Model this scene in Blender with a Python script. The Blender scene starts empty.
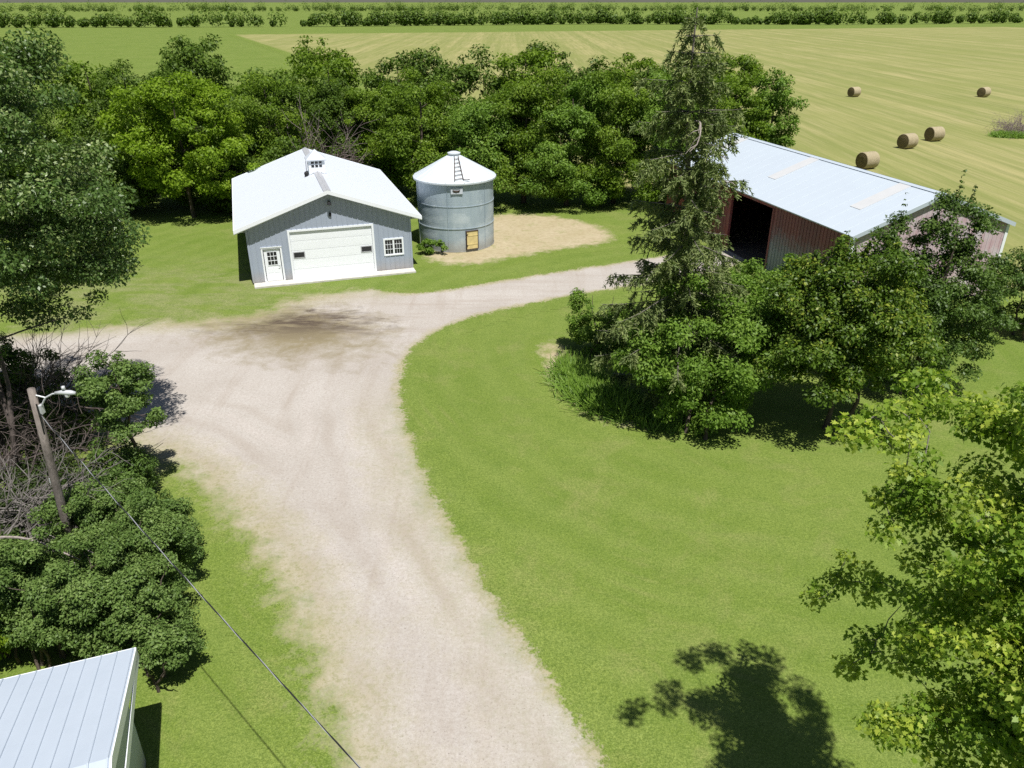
import bpy, math, random
import numpy as np
from mathutils import Vector, Matrix

random.seed(7)
rng = np.random.default_rng(11)
D = bpy.data
S = bpy.context.scene
COL = S.collection
R = math.radians

# ------------------------------------------------------------------ camera
FPX, PITCH, CAMH = 770.0, R(26.47), 15.40
cam_d = D.cameras.new('drone_camera')
cam = D.objects.new('drone_camera', cam_d)
COL.objects.link(cam)
cam.location = (0, 0, CAMH)
cam.rotation_euler = (math.pi / 2 - PITCH, 0, 0)
cam_d.sensor_width = 36
cam_d.lens = FPX / 1024 * 36
cam_d.clip_start = 0.1
cam_d.clip_end = 12000
S.camera = cam


def survey(u, v, z=0.0):
    """Map a sighting in the 1024x768 photo to the point at height z (used only to read off site coordinates)."""
    a, c = (u - 512) / FPX, -(v - 384) / FPX
    dx, dy, dz = a, math.cos(PITCH) + c * math.sin(PITCH), -math.sin(PITCH) + c * math.cos(PITCH)
    t = (z - CAMH) / dz
    return (dx * t, dy * t)


# ------------------------------------------------------------------ light
W = D.worlds.new('World')
S.world = W
W.use_nodes = True
nt = W.node_tree
sky = nt.nodes.new('ShaderNodeTexSky')
sky.sky_type = 'NISHITA'
sky.sun_disc = False
sun_dir = Vector((0.18, -0.39, 1.0)).normalized()
sky.sun_elevation = math.asin(sun_dir.z)
sky.sun_rotation = math.atan2(sun_dir.x, sun_dir.y)
sky.air_density = 1.0
sky.dust_density = 0.8
bg = nt.nodes['Background']
nt.links.new(sky.outputs[0], bg.inputs[0])
bg.inputs[1].default_value = 0.045
sl = D.lights.new('sun', 'SUN')
sl.energy = 5.0
sl.angle = R(0.53)
sl.color = (1.0, 0.965, 0.91)
so = D.objects.new('sun', sl)
COL.objects.link(so)
so.rotation_euler = (-sun_dir).to_track_quat('-Z', 'Y').to_euler()
so.location = (20, -20, 60)

S.view_settings.view_transform = 'Standard'
S.view_settings.look = 'None'
S.view_settings.gamma = 1
S.view_settings.exposure = 0.27
S.view_settings.use_curve_mapping = False
S.render.engine = 'CYCLES'
S.cycles.max_bounces = 6
S.cycles.diffuse_bounces = 3
S.cycles.glossy_bounces = 2
S.cycles.transmission_bounces = 4
S.cycles.transparent_max_bounces = 4
S.cycles.caustics_reflective = False
S.cycles.caustics_refractive = False
S.cycles.use_denoising = False


# ------------------------------------------------------------------ tagging
def tag(o, label=None, cat=None, group=None, kind=None):
    if label: o['label'] = label
    if cat: o['category'] = cat
    if group: o['group'] = group
    if kind: o['kind'] = kind
    return o


def thing(name, loc, rz, label, cat, group=None):
    o = D.objects.new(name, None)
    COL.objects.link(o)
    o.empty_display_size = 0.3
    o.location = (loc[0], loc[1], loc[2] if len(loc) > 2 else 0)
    o.rotation_euler = (0, 0, rz)
    return tag(o, label, cat, group)


# ------------------------------------------------------------------ mesh builder
class MB:
    def __init__(s):
        s.v, s.f = [], []

    def add(s, vs, fs):
        b = len(s.v)
        s.v += [tuple(p) for p in vs]
        s.f += [tuple(i + b for i in f) for f in fs]

    def box(s, x0, x1, y0, y1, z0, z1):
        s.add([(x0, y0, z0), (x1, y0, z0), (x1, y1, z0), (x0, y1, z0), (x0, y0, z1), (x1, y0, z1), (x1, y1, z1), (x0, y1, z1)],
              [(0, 3, 2, 1), (4, 5, 6, 7), (0, 1, 5, 4), (1, 2, 6, 5), (2, 3, 7, 6), (3, 0, 4, 7)])

    def hexa(s, lo, hi):
        """lo, hi: four corners each, in the same order"""
        s.add(list(lo) + list(hi), [(3, 2, 1, 0), (4, 5, 6, 7), (0, 1, 5, 4), (1, 2, 6, 5), (2, 3, 7, 6), (3, 0, 4, 7)])

    def prism(s, poly, y0, y1):
        """poly in the xz plane, extruded along y"""
        n = len(poly)
        s.add([(x, y0, z) for x, z in poly] + [(x, y1, z) for x, z in poly],
              [tuple(range(n)), tuple(range(2 * n - 1, n - 1, -1))] + [(i, n + i, n + (i + 1) % n, (i + 1) % n) for i in range(n)])

    def tube(s, pts, rad, n=6, cap=True):
        pts = [Vector(p) for p in pts]
        m = len(pts)
        if not hasattr(rad, '__len__'): rad = [rad] * m
        b = len(s.v)
        prev = None
        for i, p in enumerate(pts):
            t = (pts[min(i + 1, m - 1)] - pts[max(i - 1, 0)])
            if t.length < 1e-9: t = Vector((0, 0, 1))
            t.normalize()
            if prev is None:
                a = Vector((1, 0, 0)) if abs(t.x) < .8 else Vector((0, 1, 0))
                u = t.cross(a).normalized()
            else:
                u = (prev - t * prev.dot(t))
                u = u.normalized() if u.length > 1e-6 else t.orthogonal().normalized()
            prev = u
            w = t.cross(u)
            for k in range(n):
                a = 2 * math.pi * k / n
                s.v.append(tuple(p + (u * math.cos(a) + w * math.sin(a)) * rad[i]))
        for i in range(m - 1):
            for k in range(n):
                s.f.append((b + i * n + k, b + i * n + (k + 1) % n, b + (i + 1) * n + (k + 1) % n, b + (i + 1) * n + k))
        if cap:
            s.f.append(tuple(b + k for k in reversed(range(n))))
            s.f.append(tuple(b + (m - 1) * n + k for k in range(n)))

    def lathe(s, prof, n=64, closed=False):
        b = len(s.v)
        for r, z in prof:
            for k in range(n):
                a = 2 * math.pi * k / n
                s.v.append((r * math.cos(a), r * math.sin(a), z))
        for i in range(len(prof) - 1):
            for k in range(n):
                s.f.append((b + i * n + k, b + i * n + (k + 1) % n, b + (i + 1) * n + (k + 1) % n, b + (i + 1) * n + k))

    def build(s, name, mat, parent=None, smooth=False):
        me = D.meshes.new(name)
        me.from_pydata(s.v, [], s.f)
        me.validate()
        me.update()
        if smooth: me.polygons.foreach_set('use_smooth', [True] * len(me.polygons))
        me.materials.append(mat)
        o = D.objects.new(name, me)
        COL.objects.link(o)
        if parent: o.parent = parent
        return o


# ------------------------------------------------------------------ node helpers
class NT:
    def __init__(s, name):
        s.m = D.materials.new(name)
        s.m.use_nodes = True
        s.t = s.m.node_tree
        s.b = s.t.nodes['Principled BSDF']
        s.out = s.t.nodes['Material Output']
        s._c = None

    def n(s, typ, ins=None, **kw):
        q = s.t.nodes.new(typ)
        for k, v in kw.items(): setattr(q, k, v)
        for k, v in (ins or {}).items(): s.put(q.inputs[k], v)
        return q

    def put(s, sock, v):
        if isinstance(v, bpy.types.NodeSocket): s.t.links.new(v, sock)
        elif isinstance(v, (tuple, list)) and len(v) == 3 and sock.type == 'RGBA': sock.default_value = (*v, 1)
        else: sock.default_value = v

    def co(s):
        if s._c is None: s._c = s.n('ShaderNodeTexCoord').outputs['Object']
        return s._c

    def noise(s, scale, detail=4, rough=.6, co=None, dist=0.0, dims='3D'):
        q = s.n('ShaderNodeTexNoise', {'Scale': scale, 'Detail': detail, 'Roughness': rough, 'Distortion': dist})
        s.put(q.inputs['Vector'], co if co is not None else s.co())
        return q.outputs['Fac']

    def ramp(s, f, a, b, lo=0., hi=1.):
        return s.n('ShaderNodeMapRange', {'Value': f, 'From Min': a, 'From Max': b, 'To Min': lo, 'To Max': hi}, clamp=True).outputs[0]

    def mix(s, f, a, b, mode='MIX'):
        q = s.n('ShaderNodeMix', data_type='RGBA', blend_type=mode)
        s.put(q.inputs[0], f); s.put(q.inputs[6], a); s.put(q.inputs[7], b)
        return q.outputs[2]

    def math(s, op, a, b=0.0, c=0.0):
        q = s.n('ShaderNodeMath', operation=op)
        s.put(q.inputs[0], a); s.put(q.inputs[1], b)
        if op in ('MULTIPLY_ADD', 'SMOOTH_MIN', 'SMOOTH_MAX'): s.put(q.inputs[2], c)
        return q.outputs[0]

    def mapped(s, scale=(1, 1, 1), rot=(0, 0, 0), loc=(0, 0, 0)):
        q = s.n('ShaderNodeMapping')
        s.put(q.inputs['Vector'], s.co())
        q.inputs['Scale'].default_value = scale
        q.inputs['Rotation'].default_value = rot
        q.inputs['Location'].default_value = loc
        return q.outputs[0]

    def bump(s, h, strength=.3, dist=.05):
        q = s.n('ShaderNodeBump', {'Height': h, 'Strength': strength, 'Distance': dist})
        s.put(s.b.inputs['Normal'], q.outputs[0])

    def fin(s, color, rough=.7, metal=0., spec=.3):
        s.put(s.b.inputs['Base Color'], color)
        s.put(s.b.inputs['Roughness'], rough)
        s.put(s.b.inputs['Metallic'], metal)
        s.put(s.b.inputs['Specular IOR Level'], spec)
        return s.m


LAWN_C = survey(780, 345)


def lawn_colour(t):
    co = t.co()
    c = t.mix(t.ramp(t.noise(.10, 5, .65), .36, .64), (.146, .218, .026), (.238, .296, .062))
    # mowing passes: rings that follow the round lawn
    q = t.n('ShaderNodeVectorMath', operation='DISTANCE')
    t.put(q.inputs[0], co); q.inputs[1].default_value = (LAWN_C[0], LAWN_C[1], 0)
    wob = t.math('MULTIPLY_ADD', t.noise(.10, 2), 2.6, q.outputs['Value'])
    w = t.math('SINE', t.math('MULTIPLY', wob, 3.6))
    w = t.math('MULTIPLY', w, t.ramp(t.noise(.06, 2, co=t.mapped(loc=(9, 4, 2))), .32, .52))
    c = t.mix(t.ramp(w, -.5, .9, 0, .5), c, (.275, .330, .085))
    # thin streaks of cut grass lying along the passes
    cl = t.math('MULTIPLY', t.ramp(t.math('SINE', t.math('MULTIPLY', wob, 9.1)), .3, 1), t.ramp(t.noise(.28, 5, .7, co=t.mapped(loc=(2, 8, 3))), .52, .72, 0, .7))
    c = t.mix(cl, c, (.30, .30, .105))
    # worn, dry patches
    dry = t.ramp(t.noise(.42, 6, .7, co=t.mapped(loc=(31, 7, 1)), dist=.6), .52, .70, 0, .66)
    c = t.mix(dry, c, (.345, .320, .130))
    # thin, driving-worn turf left of the workshop
    sp = t.n('ShaderNodeSeparateXYZ', {0: co})
    wm = t.math('MULTIPLY', t.math('MULTIPLY', t.ramp(sp.outputs[0], -9, -13), t.ramp(sp.outputs[1], 51, 46)), t.ramp(sp.outputs[1], 33, 37))
    worn = t.math('MULTIPLY', wm, t.ramp(t.noise(.55, 6, .72, co=t.mapped(scale=(.6, 1.3, 1), loc=(12, 3, 5)), dist=.5), .44, .60, 0, .85))
    c = t.mix(worn, c, (.39, .345, .205))
    # clover and coarse tufts, then blades
    c = t.mix(t.ramp(t.noise(1.3, 6, .72), .46, .68, 0, .4), c, (.085, .158, .020))
    c = t.mix(t.ramp(t.noise(6, 5, .78), .34, .62, .5, 0), c, (.255, .315, .075))
    c = t.mix(t.ramp(t.noise(7.7, 5, .8, co=t.mapped(loc=(3, 1, 8))), .48, .68, 0, .5), c, (.075, .122, .016))
    c = t.mix(t.ramp(t.noise(13, 4, .85, co=t.mapped(loc=(1, 5, 3))), .40, .60, .60, 0), c, (.058, .104, .012))
    c = t.mix(t.ramp(t.noise(19, 3, .85, co=t.mapped(loc=(6, 2, 9))), .50, .66, 0, .6), c, (.270, .345, .095))
    c = t.mix(t.ramp(t.noise(31, 2, .85), .44, .64, 0, .6), c, (.045, .080, .010))
    return c


def make_lawn_mat():
    t = NT('lawn_grass')
    return t.fin(lawn_colour(t), .85, spec=.15)


def hay_colour(t):
    # windrow streaks run along the farm axis
    v = t.mapped(scale=(1, .035, 1), rot=(0, 0, R(-15.6)))
    v2 = t.mapped(scale=(1, .012, 1), rot=(0, 0, R(-15.6)), loc=(3, 0, 0))
    c = t.mix(t.ramp(t.noise(.22, 3, .6, co=v2), .40, .60), (.242, .260, .088), (.368, .338, .150))
    c = t.mix(t.ramp(t.noise(.9, 5, .7, co=v), .42, .66, 0, .75), c, (.175, .200, .062))
    c = t.mix(t.ramp(t.noise(2.3, 4, .7, co=v), .50, .72, 0, .6), c, (.46, .39, .22))
    c = t.mix(t.ramp(t.noise(.045, 3), .42, .66, 0, .6), c, (.235, .255, .080))
    c = t.mix(t.ramp(t.noise(6, 5, .8), .38, .66, 0, .35), c, (.12, .135, .04))
    return c


def edge_mask(t, lo=-.25, hi=.55, n1=1.3, n2=9, a1=2.6, a2=1.3):
    e = t.n('ShaderNodeAttribute', attribute_name='edge').outputs['Fac']
    k = t.math('MULTIPLY_ADD', t.math('SUBTRACT', t.noise(n1, 5, .65), .5), a1, e)
    k = t.math('MULTIPLY_ADD', t.math('SUBTRACT', t.noise(n2, 4, .75), .5), a2, k)
    return t.ramp(k, lo, hi)


def make_gravel_mat():
    t = NT('drive_gravel')
    c = t.mix(t.ramp(t.noise(.22, 5, .6), .32, .68), (.418, .386, .350), (.520, .494, .462))
    # wheel lines along the lower lane
    v = t.mapped(scale=(1, .07, 1), rot=(0, 0, R(17)))
    c = t.mix(t.ramp(t.noise(1.1, 5, .65, co=v), .52, .72, 0, .45), c, (.33, .275, .225))
    v = t.mapped(scale=(.10, 1, 1), rot=(0, 0, R(-14)))
    ed = t.n('ShaderNodeAttribute', attribute_name='edge').outputs['Fac']
    tw = t.math('SINE', t.math('MULTIPLY', t.math('MULTIPLY_ADD', t.noise(.16, 2), 1.6, ed), 3.7))
    tm = t.math('MULTIPLY', t.ramp(t.noise(.21, 4, .6, co=t.mapped(loc=(4, 4, 4))), .40, .58), t.ramp(t.n('ShaderNodeSeparateXYZ', {0: t.co()}).outputs[1], 34, 26))
    c = t.mix(t.math('MULTIPLY', t.ramp(tw, .35, 1, 0, .42), tm), c, (.315, .265, .215))
    c = t.mix(t.math('MULTIPLY', t.ramp(tw, -.4, -1, 0, .5), tm), c, (.54, .50, .47))
    far = t.ramp(t.n('ShaderNodeSeparateXYZ', {0: t.co()}).outputs[1], 30, 38)
    c = t.mix(t.math('MULTIPLY', t.ramp(t.noise(1.2, 5, .65, co=v), .48, .72, 0, .5), far), c, (.31, .245, .195))
    c = t.mix(t.ramp(t.noise(2.2, 6, .7), .55, .8, 0, .5), c, (.52, .475, .435))
    c = t.mix(t.ramp(t.noise(9, 5, .8), .34, .60, .5, 0), c, (.29, .245, .205))
    c = t.mix(t.ramp(t.noise(15, 3, .8, co=t.mapped(loc=(7, 2, 2))), .60, .68, 0, .8), c, (.19, .165, .145))
    c = t.mix(t.ramp(t.noise(38, 2, .8), .40, .66, 0, .34), c, (.24, .21, .185))
    # a damp, dark soil patch in front of the workshop
    sx, sy = survey(292, 330)
    m = t.mapped(loc=(-sx, -sy, 0))
    m2 = t.n('ShaderNodeVectorRotate', {'Vector': m, 'Angle': R(24)}, rotation_type='Z_AXIS').outputs[0]
    q = t.n('ShaderNodeVectorMath', operation='MULTIPLY')
    t.put(q.inputs[0], m2); q.inputs[1].default_value = (1 / 6.6, 1 / 4.2, 0)
    ln = t.n('ShaderNodeVectorMath', operation='LENGTH')
    t.put(ln.inputs[0], q.outputs[0])
    st = t.math('MULTIPLY_ADD', t.math('SUBTRACT', t.noise(.8, 6, .7, dist=.4), .5), 1.9, ln.outputs['Value'])
    c = t.mix(t.ramp(st, .3, 1.1, .9, 0), c, (.215, .178, .100))
    st2 = t.math('MULTIPLY_ADD', t.math('SUBTRACT', t.noise(1.1, 6, .7, dist=.8, co=t.mapped(scale=(.6, 1.8, 1), loc=(5, 3, 0))), .5), 3.0, ln.outputs['Value'])
    c = t.mix(t.math('MULTIPLY', t.ramp(st2, .1, .9, .95, .0), t.ramp(t.n('ShaderNodeSeparateXYZ', {0: m}).outputs[1], -1.6, 1.0)), c, (.075, .055, .044))
    # straw coloured fringe, then turf
    px = t.n('ShaderNodeSeparateXYZ', {0: t.co()})
    soft = t.math('MULTIPLY', t.ramp(t.math('MULTIPLY_ADD', px.outputs[1], .35, px.outputs[0]), 6.5, 1.5), t.ramp(px.outputs[1], 32, 27))
    soft = t.math('MAXIMUM', soft, t.math('MULTIPLY', t.ramp(px.outputs[0], -6, -11), t.ramp(px.outputs[1], 35, 38)))
    ea = edge_mask(t, -.05, .16, 1.1, 7, 1.1, 1.1); eb = edge_mask(t, -.2, .9, 1.1, 5, 3.2, 2.2)
    em = t.n('ShaderNodeMix', {0: soft, 2: ea, 3: eb}).outputs[0]
    fr = t.n('ShaderNodeMix', {0: soft, 2: edge_mask(t, .0, .55, .9, 6, 1.0, .9), 3: edge_mask(t, .2, 2.6, .9, 6)}).outputs[0]
    c = t.mix(t.math('MULTIPLY', t.math('SUBTRACT', 1, fr), .8), c, (.350, .310, .185))
    c = t.mix(t.math('MULTIPLY', t.math('SUBTRACT', 1, fr), t.ramp(t.noise(5, 5, .8), .48, .60, 0, .65)), c, (.19, .20, .07))
    c = t.mix(em, lawn_colour(t), c)
    return t.fin(c, .85, spec=.15)


def make_dirt_mat():
    t = NT('bare_straw_soil')
    c = t.mix(t.ramp(t.noise(.5, 5, .65), .35, .65), (.375, .32, .195), (.45, .385, .265))
    c = t.mix(t.ramp(t.noise(3, 5, .75), .45, .7, 0, .6), c, (.26, .205, .115))
    c = t.mix(t.ramp(t.noise(1.0, 5, .7), .53, .70, 0, .7), c, (.21, .22, .07))
    c = t.mix(edge_mask(t, -.3, .6), lawn_colour(t), c)
    return t.fin(c, .95, spec=.1)


def make_hay_mat():
    t = NT('cut_hay_field')
    c = t.mix(edge_mask(t, -.4, 1.2, .5, 4), lawn_colour(t), hay_colour(t))
    return t.fin(c, .9, spec=.1)


def simple(name, col, rough=.6, metal=0., var=.18, sc=6., spec=.3, dark=None, bump=0.):
    t = NT(name)
    d = dark or tuple(x * (1 - var) for x in col)
    c = t.mix(t.ramp(t.noise(sc, 5, .65), .35, .68), col, d)
    if bump: t.bump(t.noise(sc * 3, 4, .7), bump, .02)
    return t.fin(c, rough, metal, spec)


def leaf_mat(name, a, b, c, trans=.28, rough=.5, spec=.2, mid=.5):
    """a dark, b mid, c young leaf colour, picked leaf by leaf"""
    a, b, c = [(x[0] * 1.28, x[1] * 1.24, x[2] * .9) for x in (a, b, c)]
    t = NT(name)
    f = t.n('ShaderNodeAttribute', attribute_name='tint').outputs['Fac']
    q = t.n('ShaderNodeValToRGB')
    t.put(q.inputs[0], f)
    e = q.color_ramp.elements
    e[0].position = .0; e[0].color = (*a, 1)
    e[1].position = 1.; e[1].color = (*c, 1)
    m = e.new(mid); m.color = (*b, 1)
    col = q.outputs[0]
    t.fin(col, rough, 0, spec)
    tr = t.n('ShaderNodeBsdfTranslucent')
    t.put(tr.inputs[0], t.mix(1, col, (1.15, 1.35, .5), 'MULTIPLY'))
    mx = t.n('ShaderNodeMixShader', {0: trans})
    t.t.links.new(t.b.outputs[0], mx.inputs[1]); t.t.links.new(tr.outputs[0], mx.inputs[2])
    t.t.links.new(mx.outputs[0], t.out.inputs[0])
    return t.m


def bark_mat(name, a, b):
    t = NT(name)
    c = t.mix(t.ramp(t.noise(9, 5, .7, co=t.mapped(scale=(1, 1, .25))), .35, .65), a, b)
    t.bump(t.noise(16, 5, .7, co=t.mapped(scale=(1, 1, .2))), .8, .04)
    return t.fin(c, .9, spec=.1)


def streak_mat(name, a, b, rough=.4, metal=0., spec=.4, sx=3., amt=.6, c2=None, splash=None, sz=(1.0, .3)):
    """painted or galvanised sheet with vertical weather streaks"""
    t = NT(name)
    v = t.mapped(scale=(1, 1, .12))
    c = t.mix(t.ramp(t.noise(sx, 5, .7, co=v), .38, .68, 0, amt), a, b)
    if c2: c = t.mix(t.ramp(t.noise(.7, 5, .7), .48, .66, 0, .8), c, c2)
    if splash:
        z = t.n('ShaderNodeSeparateXYZ', {0: t.co()}).outputs[2]
        c = t.mix(t.math('MULTIPLY', t.ramp(t.math('MULTIPLY_ADD', t.noise(2.5, 5, .7), .7 * sz[0], z), sz[0] * 1.25, sz[1]), .75), c, splash)
    t.bump(t.noise(1.4, 3), .06, .05)
    return t.fin(c, rough, metal, spec)


M = dict(
    lawn=make_lawn_mat(), gravel=make_gravel_mat(), dirt=make_dirt_mat(), hay=make_hay_mat(),
    concrete=simple('pale_concrete', (.62, .60, .56), .85, sc=3, var=.22, bump=.2),
    steel_wall=streak_mat('grey_ribbed_siding', (.355, .405, .495), (.325, .37, .455), .5, amt=.6, splash=(.33, .29, .24)),
    white=simple('white_painted_metal', (.86, .895, .94), .45, var=.03, sc=2),
    white_roof=streak_mat('white_roof_sheet', (.55, .59, .655), (.53, .575, .645), .65, spec=.15, amt=.2, sx=.8),
    ridge=simple('grey_ridge_cap', (.46, .47, .50), .45, var=.2),
    glass=simple('dark_window_glass', (.018, .022, .028), .12, var=.3, spec=.6),
    black=simple('black_metal', (.02, .02, .022), .5),
    hinge=simple('brushed_steel', (.5, .5, .5), .35, .8),
    galv=streak_mat('galvanised_bin_sheet', (.40, .48, .54), (.30, .375, .44), .5, .15, amt=.8, sx=1.6, c2=(.55, .62, .67), splash=(.30, .27, .22)),
    galv_roof=streak_mat('bright_bin_roof_sheet', (.60, .65, .69), (.52, .575, .62), .5, .05, amt=.5),
    plywood=simple('yellow_plywood', (.72, .59, .28), .8, sc=4, var=.25),
    rust=simple('rusty_iron', (.10, .072, .058), .85, sc=12, var=.4),
    barn_red=streak_mat('weathered_red_sheet', (.26, .068, .078), (.15, .050, .06), .65, amt=.9, sx=1.6, c2=(.22, .12, .14)),
    barn_blue=streak_mat('worn_red_sheet_bare_blue', (.25, .080, .095), (.155, .062, .085), .55, amt=.9, sx=1.0, splash=(.25, .32, .42), sz=(3.4, 2.7)),
    barn_pink=streak_mat('sun_bleached_pink_sheet', (.57, .47, .505), (.46, .25, .285), .6, amt=.8, sx=2.4, c2=(.58, .56, .59)),
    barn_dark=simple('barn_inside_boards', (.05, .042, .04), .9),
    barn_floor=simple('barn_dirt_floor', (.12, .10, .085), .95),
    shed_roof=streak_mat('blue_white_roof_sheet', (.50, .565, .63), (.47, .53, .60), .45, amt=.5, sx=.5),
    skylight=simple('translucent_roof_strip', (.555, .565, .575), .5, var=.06, sc=2),
    blue_roof=streak_mat('pale_blue_roof_sheet', (.45, .51, .59), (.40, .46, .54), .42, amt=.5, sx=1.2),
    pole=bark_mat('weathered_pole_wood', (.30, .26, .235), (.17, .145, .13)),
    lamp=simple('pale_grey_lamp_metal', (.62, .64, .66), .4, .2),
    lens=simple('lamp_lens', (.72, .74, .74), .2),
    cable=simple('aluminium_cable', (.55, .56, .58), .4, .4),
    cable_dark=simple('black_cable_insulation', (.025, .025, .027), .6),
    straw=None,
    bark=bark_mat('brown_bark', (.13, .105, .085), (.065, .052, .043)),
    bark_grey=bark_mat('grey_bark', (.26, .235, .21), (.13, .115, .10)),
    dead=bark_mat('dead_grey_wood', (.245, .225, .212), (.12, .108, .10)),
    pale=bark_mat('pale_bleached_wood', (.42, .37, .34), (.26, .22, .20)),
    dead_dark=bark_mat('dead_dark_wood', (.14, .115, .105), (.07, .058, .052)),
    brush=bark_mat('purple_grey_brush', (.30, .245, .235), (.19, .145, .145)),
    elm=leaf_mat('silver_green_leaf', (.046, .088, .027), (.078, .140, .043), (.235, .290, .160), .22, .40, .42, mid=.64),
    yellow=leaf_mat('yellow_green_leaf', (.095, .162, .014), (.142, .228, .021), (.195, .285, .034), .34),
    woods=leaf_mat('mid_green_leaf', (.060, .108, .014), (.102, .172, .022), (.158, .232, .034), .34),
    woods_dark=leaf_mat('deep_green_leaf', (.040, .076, .014), (.064, .114, .021), (.104, .165, .032), .25),
    woods_far=leaf_mat('dull_green_leaf', (.048, .088, .018), (.072, .126, .025), (.110, .172, .038), .25),
    fresh=leaf_mat('fresh_green_leaf', (.068, .132, .022), (.108, .192, .036), (.160, .250, .056), .32),
    lime=leaf_mat('lime_tipped_leaf', (.046, .088, .014), (.078, .138, .021), (.205, .25, .044), .26, .45, .3, mid=.68),
    plum=leaf_mat('dark_plum_leaf', (.042, .082, .022), (.064, .116, .030), (.105, .165, .050), .24, .45, .25),
    lilac=leaf_mat('lilac_leaf', (.056, .104, .032), (.096, .160, .052), (.150, .220, .086), .24, .5, .2),
    maple=leaf_mat('maple_leaf', (.085, .155, .022), (.150, .240, .036), (.32, .38, .075), .34, .45, .25),
    spruce=leaf_mat('spruce_needle', (.064, .096, .046), (.108, .150, .070), (.195, .232, .120), .15, .6, .15),
    shade_leaf=leaf_mat('shade_darkened_leaf', (.016, .030, .010), (.026, .046, .015), (.045, .070, .024), .12, .6, .1),  # tree shade put into the leaf colour of the low bushes
    weed=leaf_mat('tall_weed_blade', (.085, .160, .025), (.125, .220, .040), (.180, .275, .065), .35, .5, .3),
)


def straw_mat():
    t = NT('baled_hay')
    # wrapped layers: rings round the local Y axis
    sp = t.n('ShaderNodeSeparateXYZ', {0: t.co()})
    stripes = t.noise(5, 4, .7, co=t.mapped(scale=(.3, 7, .3)))
    c = t.mix(t.ramp(stripes, .35, .65), (.50, .44, .30), (.36, .30, .19))
    c = t.mix(t.ramp(t.noise(14, 4, .8), .4, .7, 0, .5), c, (.25, .20, .12))
    t.bump(t.math('ADD', stripes, t.noise(20, 4, .8)), .9, .06)
    return t.fin(c, .95, spec=.1)


def straw_end_mat():
    t = NT('bale_end_spiral')
    sp = t.n('ShaderNodeSeparateXYZ', {0: t.co()})
    r = t.math('SQRT', t.math('ADD', t.math('POWER', sp.outputs[0], 2), t.math('POWER', t.math('SUBTRACT', sp.outputs[2], .78), 2)))
    w = t.math('SINE', t.math('MULTIPLY_ADD', t.noise(4, 3), 3.0, t.math('MULTIPLY', r, 46)))
    c = t.mix(t.ramp(w, -1, 1), (.13, .10, .06), (.24, .19, .11))
    t.bump(w, .6, .04)
    return t.fin(c, .95, spec=.1)


M['straw'] = straw_mat()
M['straw_end'] = straw_end_mat()


# ------------------------------------------------------------------ the ground
def sheet(name, x0, x1, y0, y1, z, mat, nx=1, ny=1):
    b = MB()
    xs = np.linspace(x0, x1, nx + 1); ys = np.linspace(y0, y1, ny + 1)
    b.add([(x, y, z) for y in ys for x in xs],
          [(j * (nx + 1) + i, j * (nx + 1) + i + 1, (j + 1) * (nx + 1) + i + 1, (j + 1) * (nx + 1) + i) for j in range(ny) for i in range(nx)])
    return tag(b.build(name, mat), kind='structure')


def smooth_poly(p, k=2):
    p = np.array(p, float)
    for _ in range(k):
        q = np.roll(p, -1, 0)
        p = np.stack([.75 * p + .25 * q, .25 * p + .75 * q], 1).reshape(-1, 2)
    return p


def sdist(P, poly):
    a = poly; b = np.roll(poly, -1, 0)
    best = np.full(len(P), 1e9); inside = np.zeros(len(P), bool)
    for (ax, ay), (bx, by) in zip(a, b):
        ex, ey = bx - ax, by - ay
        t = np.clip(((P[:, 0] - ax) * ex + (P[:, 1] - ay) * ey) / (ex * ex + ey * ey + 1e-12), 0, 1)
        best = np.minimum(best, np.hypot(P[:, 0] - ax - t * ex, P[:, 1] - ay - t * ey))
        c = ((ay > P[:, 1]) != (by > P[:, 1])) & (P[:, 0] < (bx - ax) * (P[:, 1] - ay) / (by - ay + 1e-12) + ax)
        inside ^= c
    return np.where(inside, best, -best)


def patch(name, poly, z, mat, step, margin):
    """a ground sheet cut to an outline; the edge attribute holds the distance in from its outline"""
    lo = poly.min(0) - margin; hi = poly.max(0) + margin
    nx = int((hi[0] - lo[0]) / step) + 1; ny = int((hi[1] - lo[1]) / step) + 1
    X, Y = np.meshgrid(lo[0] + np.arange(nx + 1) * step, lo[1] + np.arange(ny + 1) * step)
    P = np.stack([X.ravel(), Y.ravel()], 1)
    sd = sdist(P, poly)
    keep = sd > -margin
    i = np.arange(ny)[:, None] * (nx + 1) + np.arange(nx)[None]
    q = np.stack([i, i + 1, i + nx + 2, i + nx + 1], -1).reshape(-1, 4)
    q = q[keep[q].any(1)]
    used = np.unique(q); remap = -np.ones(len(P), int); remap[used] = np.arange(len(used))
    me = D.meshes.new(name)
    me.from_pydata([(x, y, z) for x, y in P[used]], [], remap[q].tolist())
    at = me.attributes.new('edge', 'FLOAT', 'POINT')
    at.data.foreach_set('value', sd[used].astype(np.float32))
    me.materials.append(mat)
    me.update()
    o = D.objects.new(name, me)
    COL.objects.link(o)
    return tag(o, kind='structure')


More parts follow.
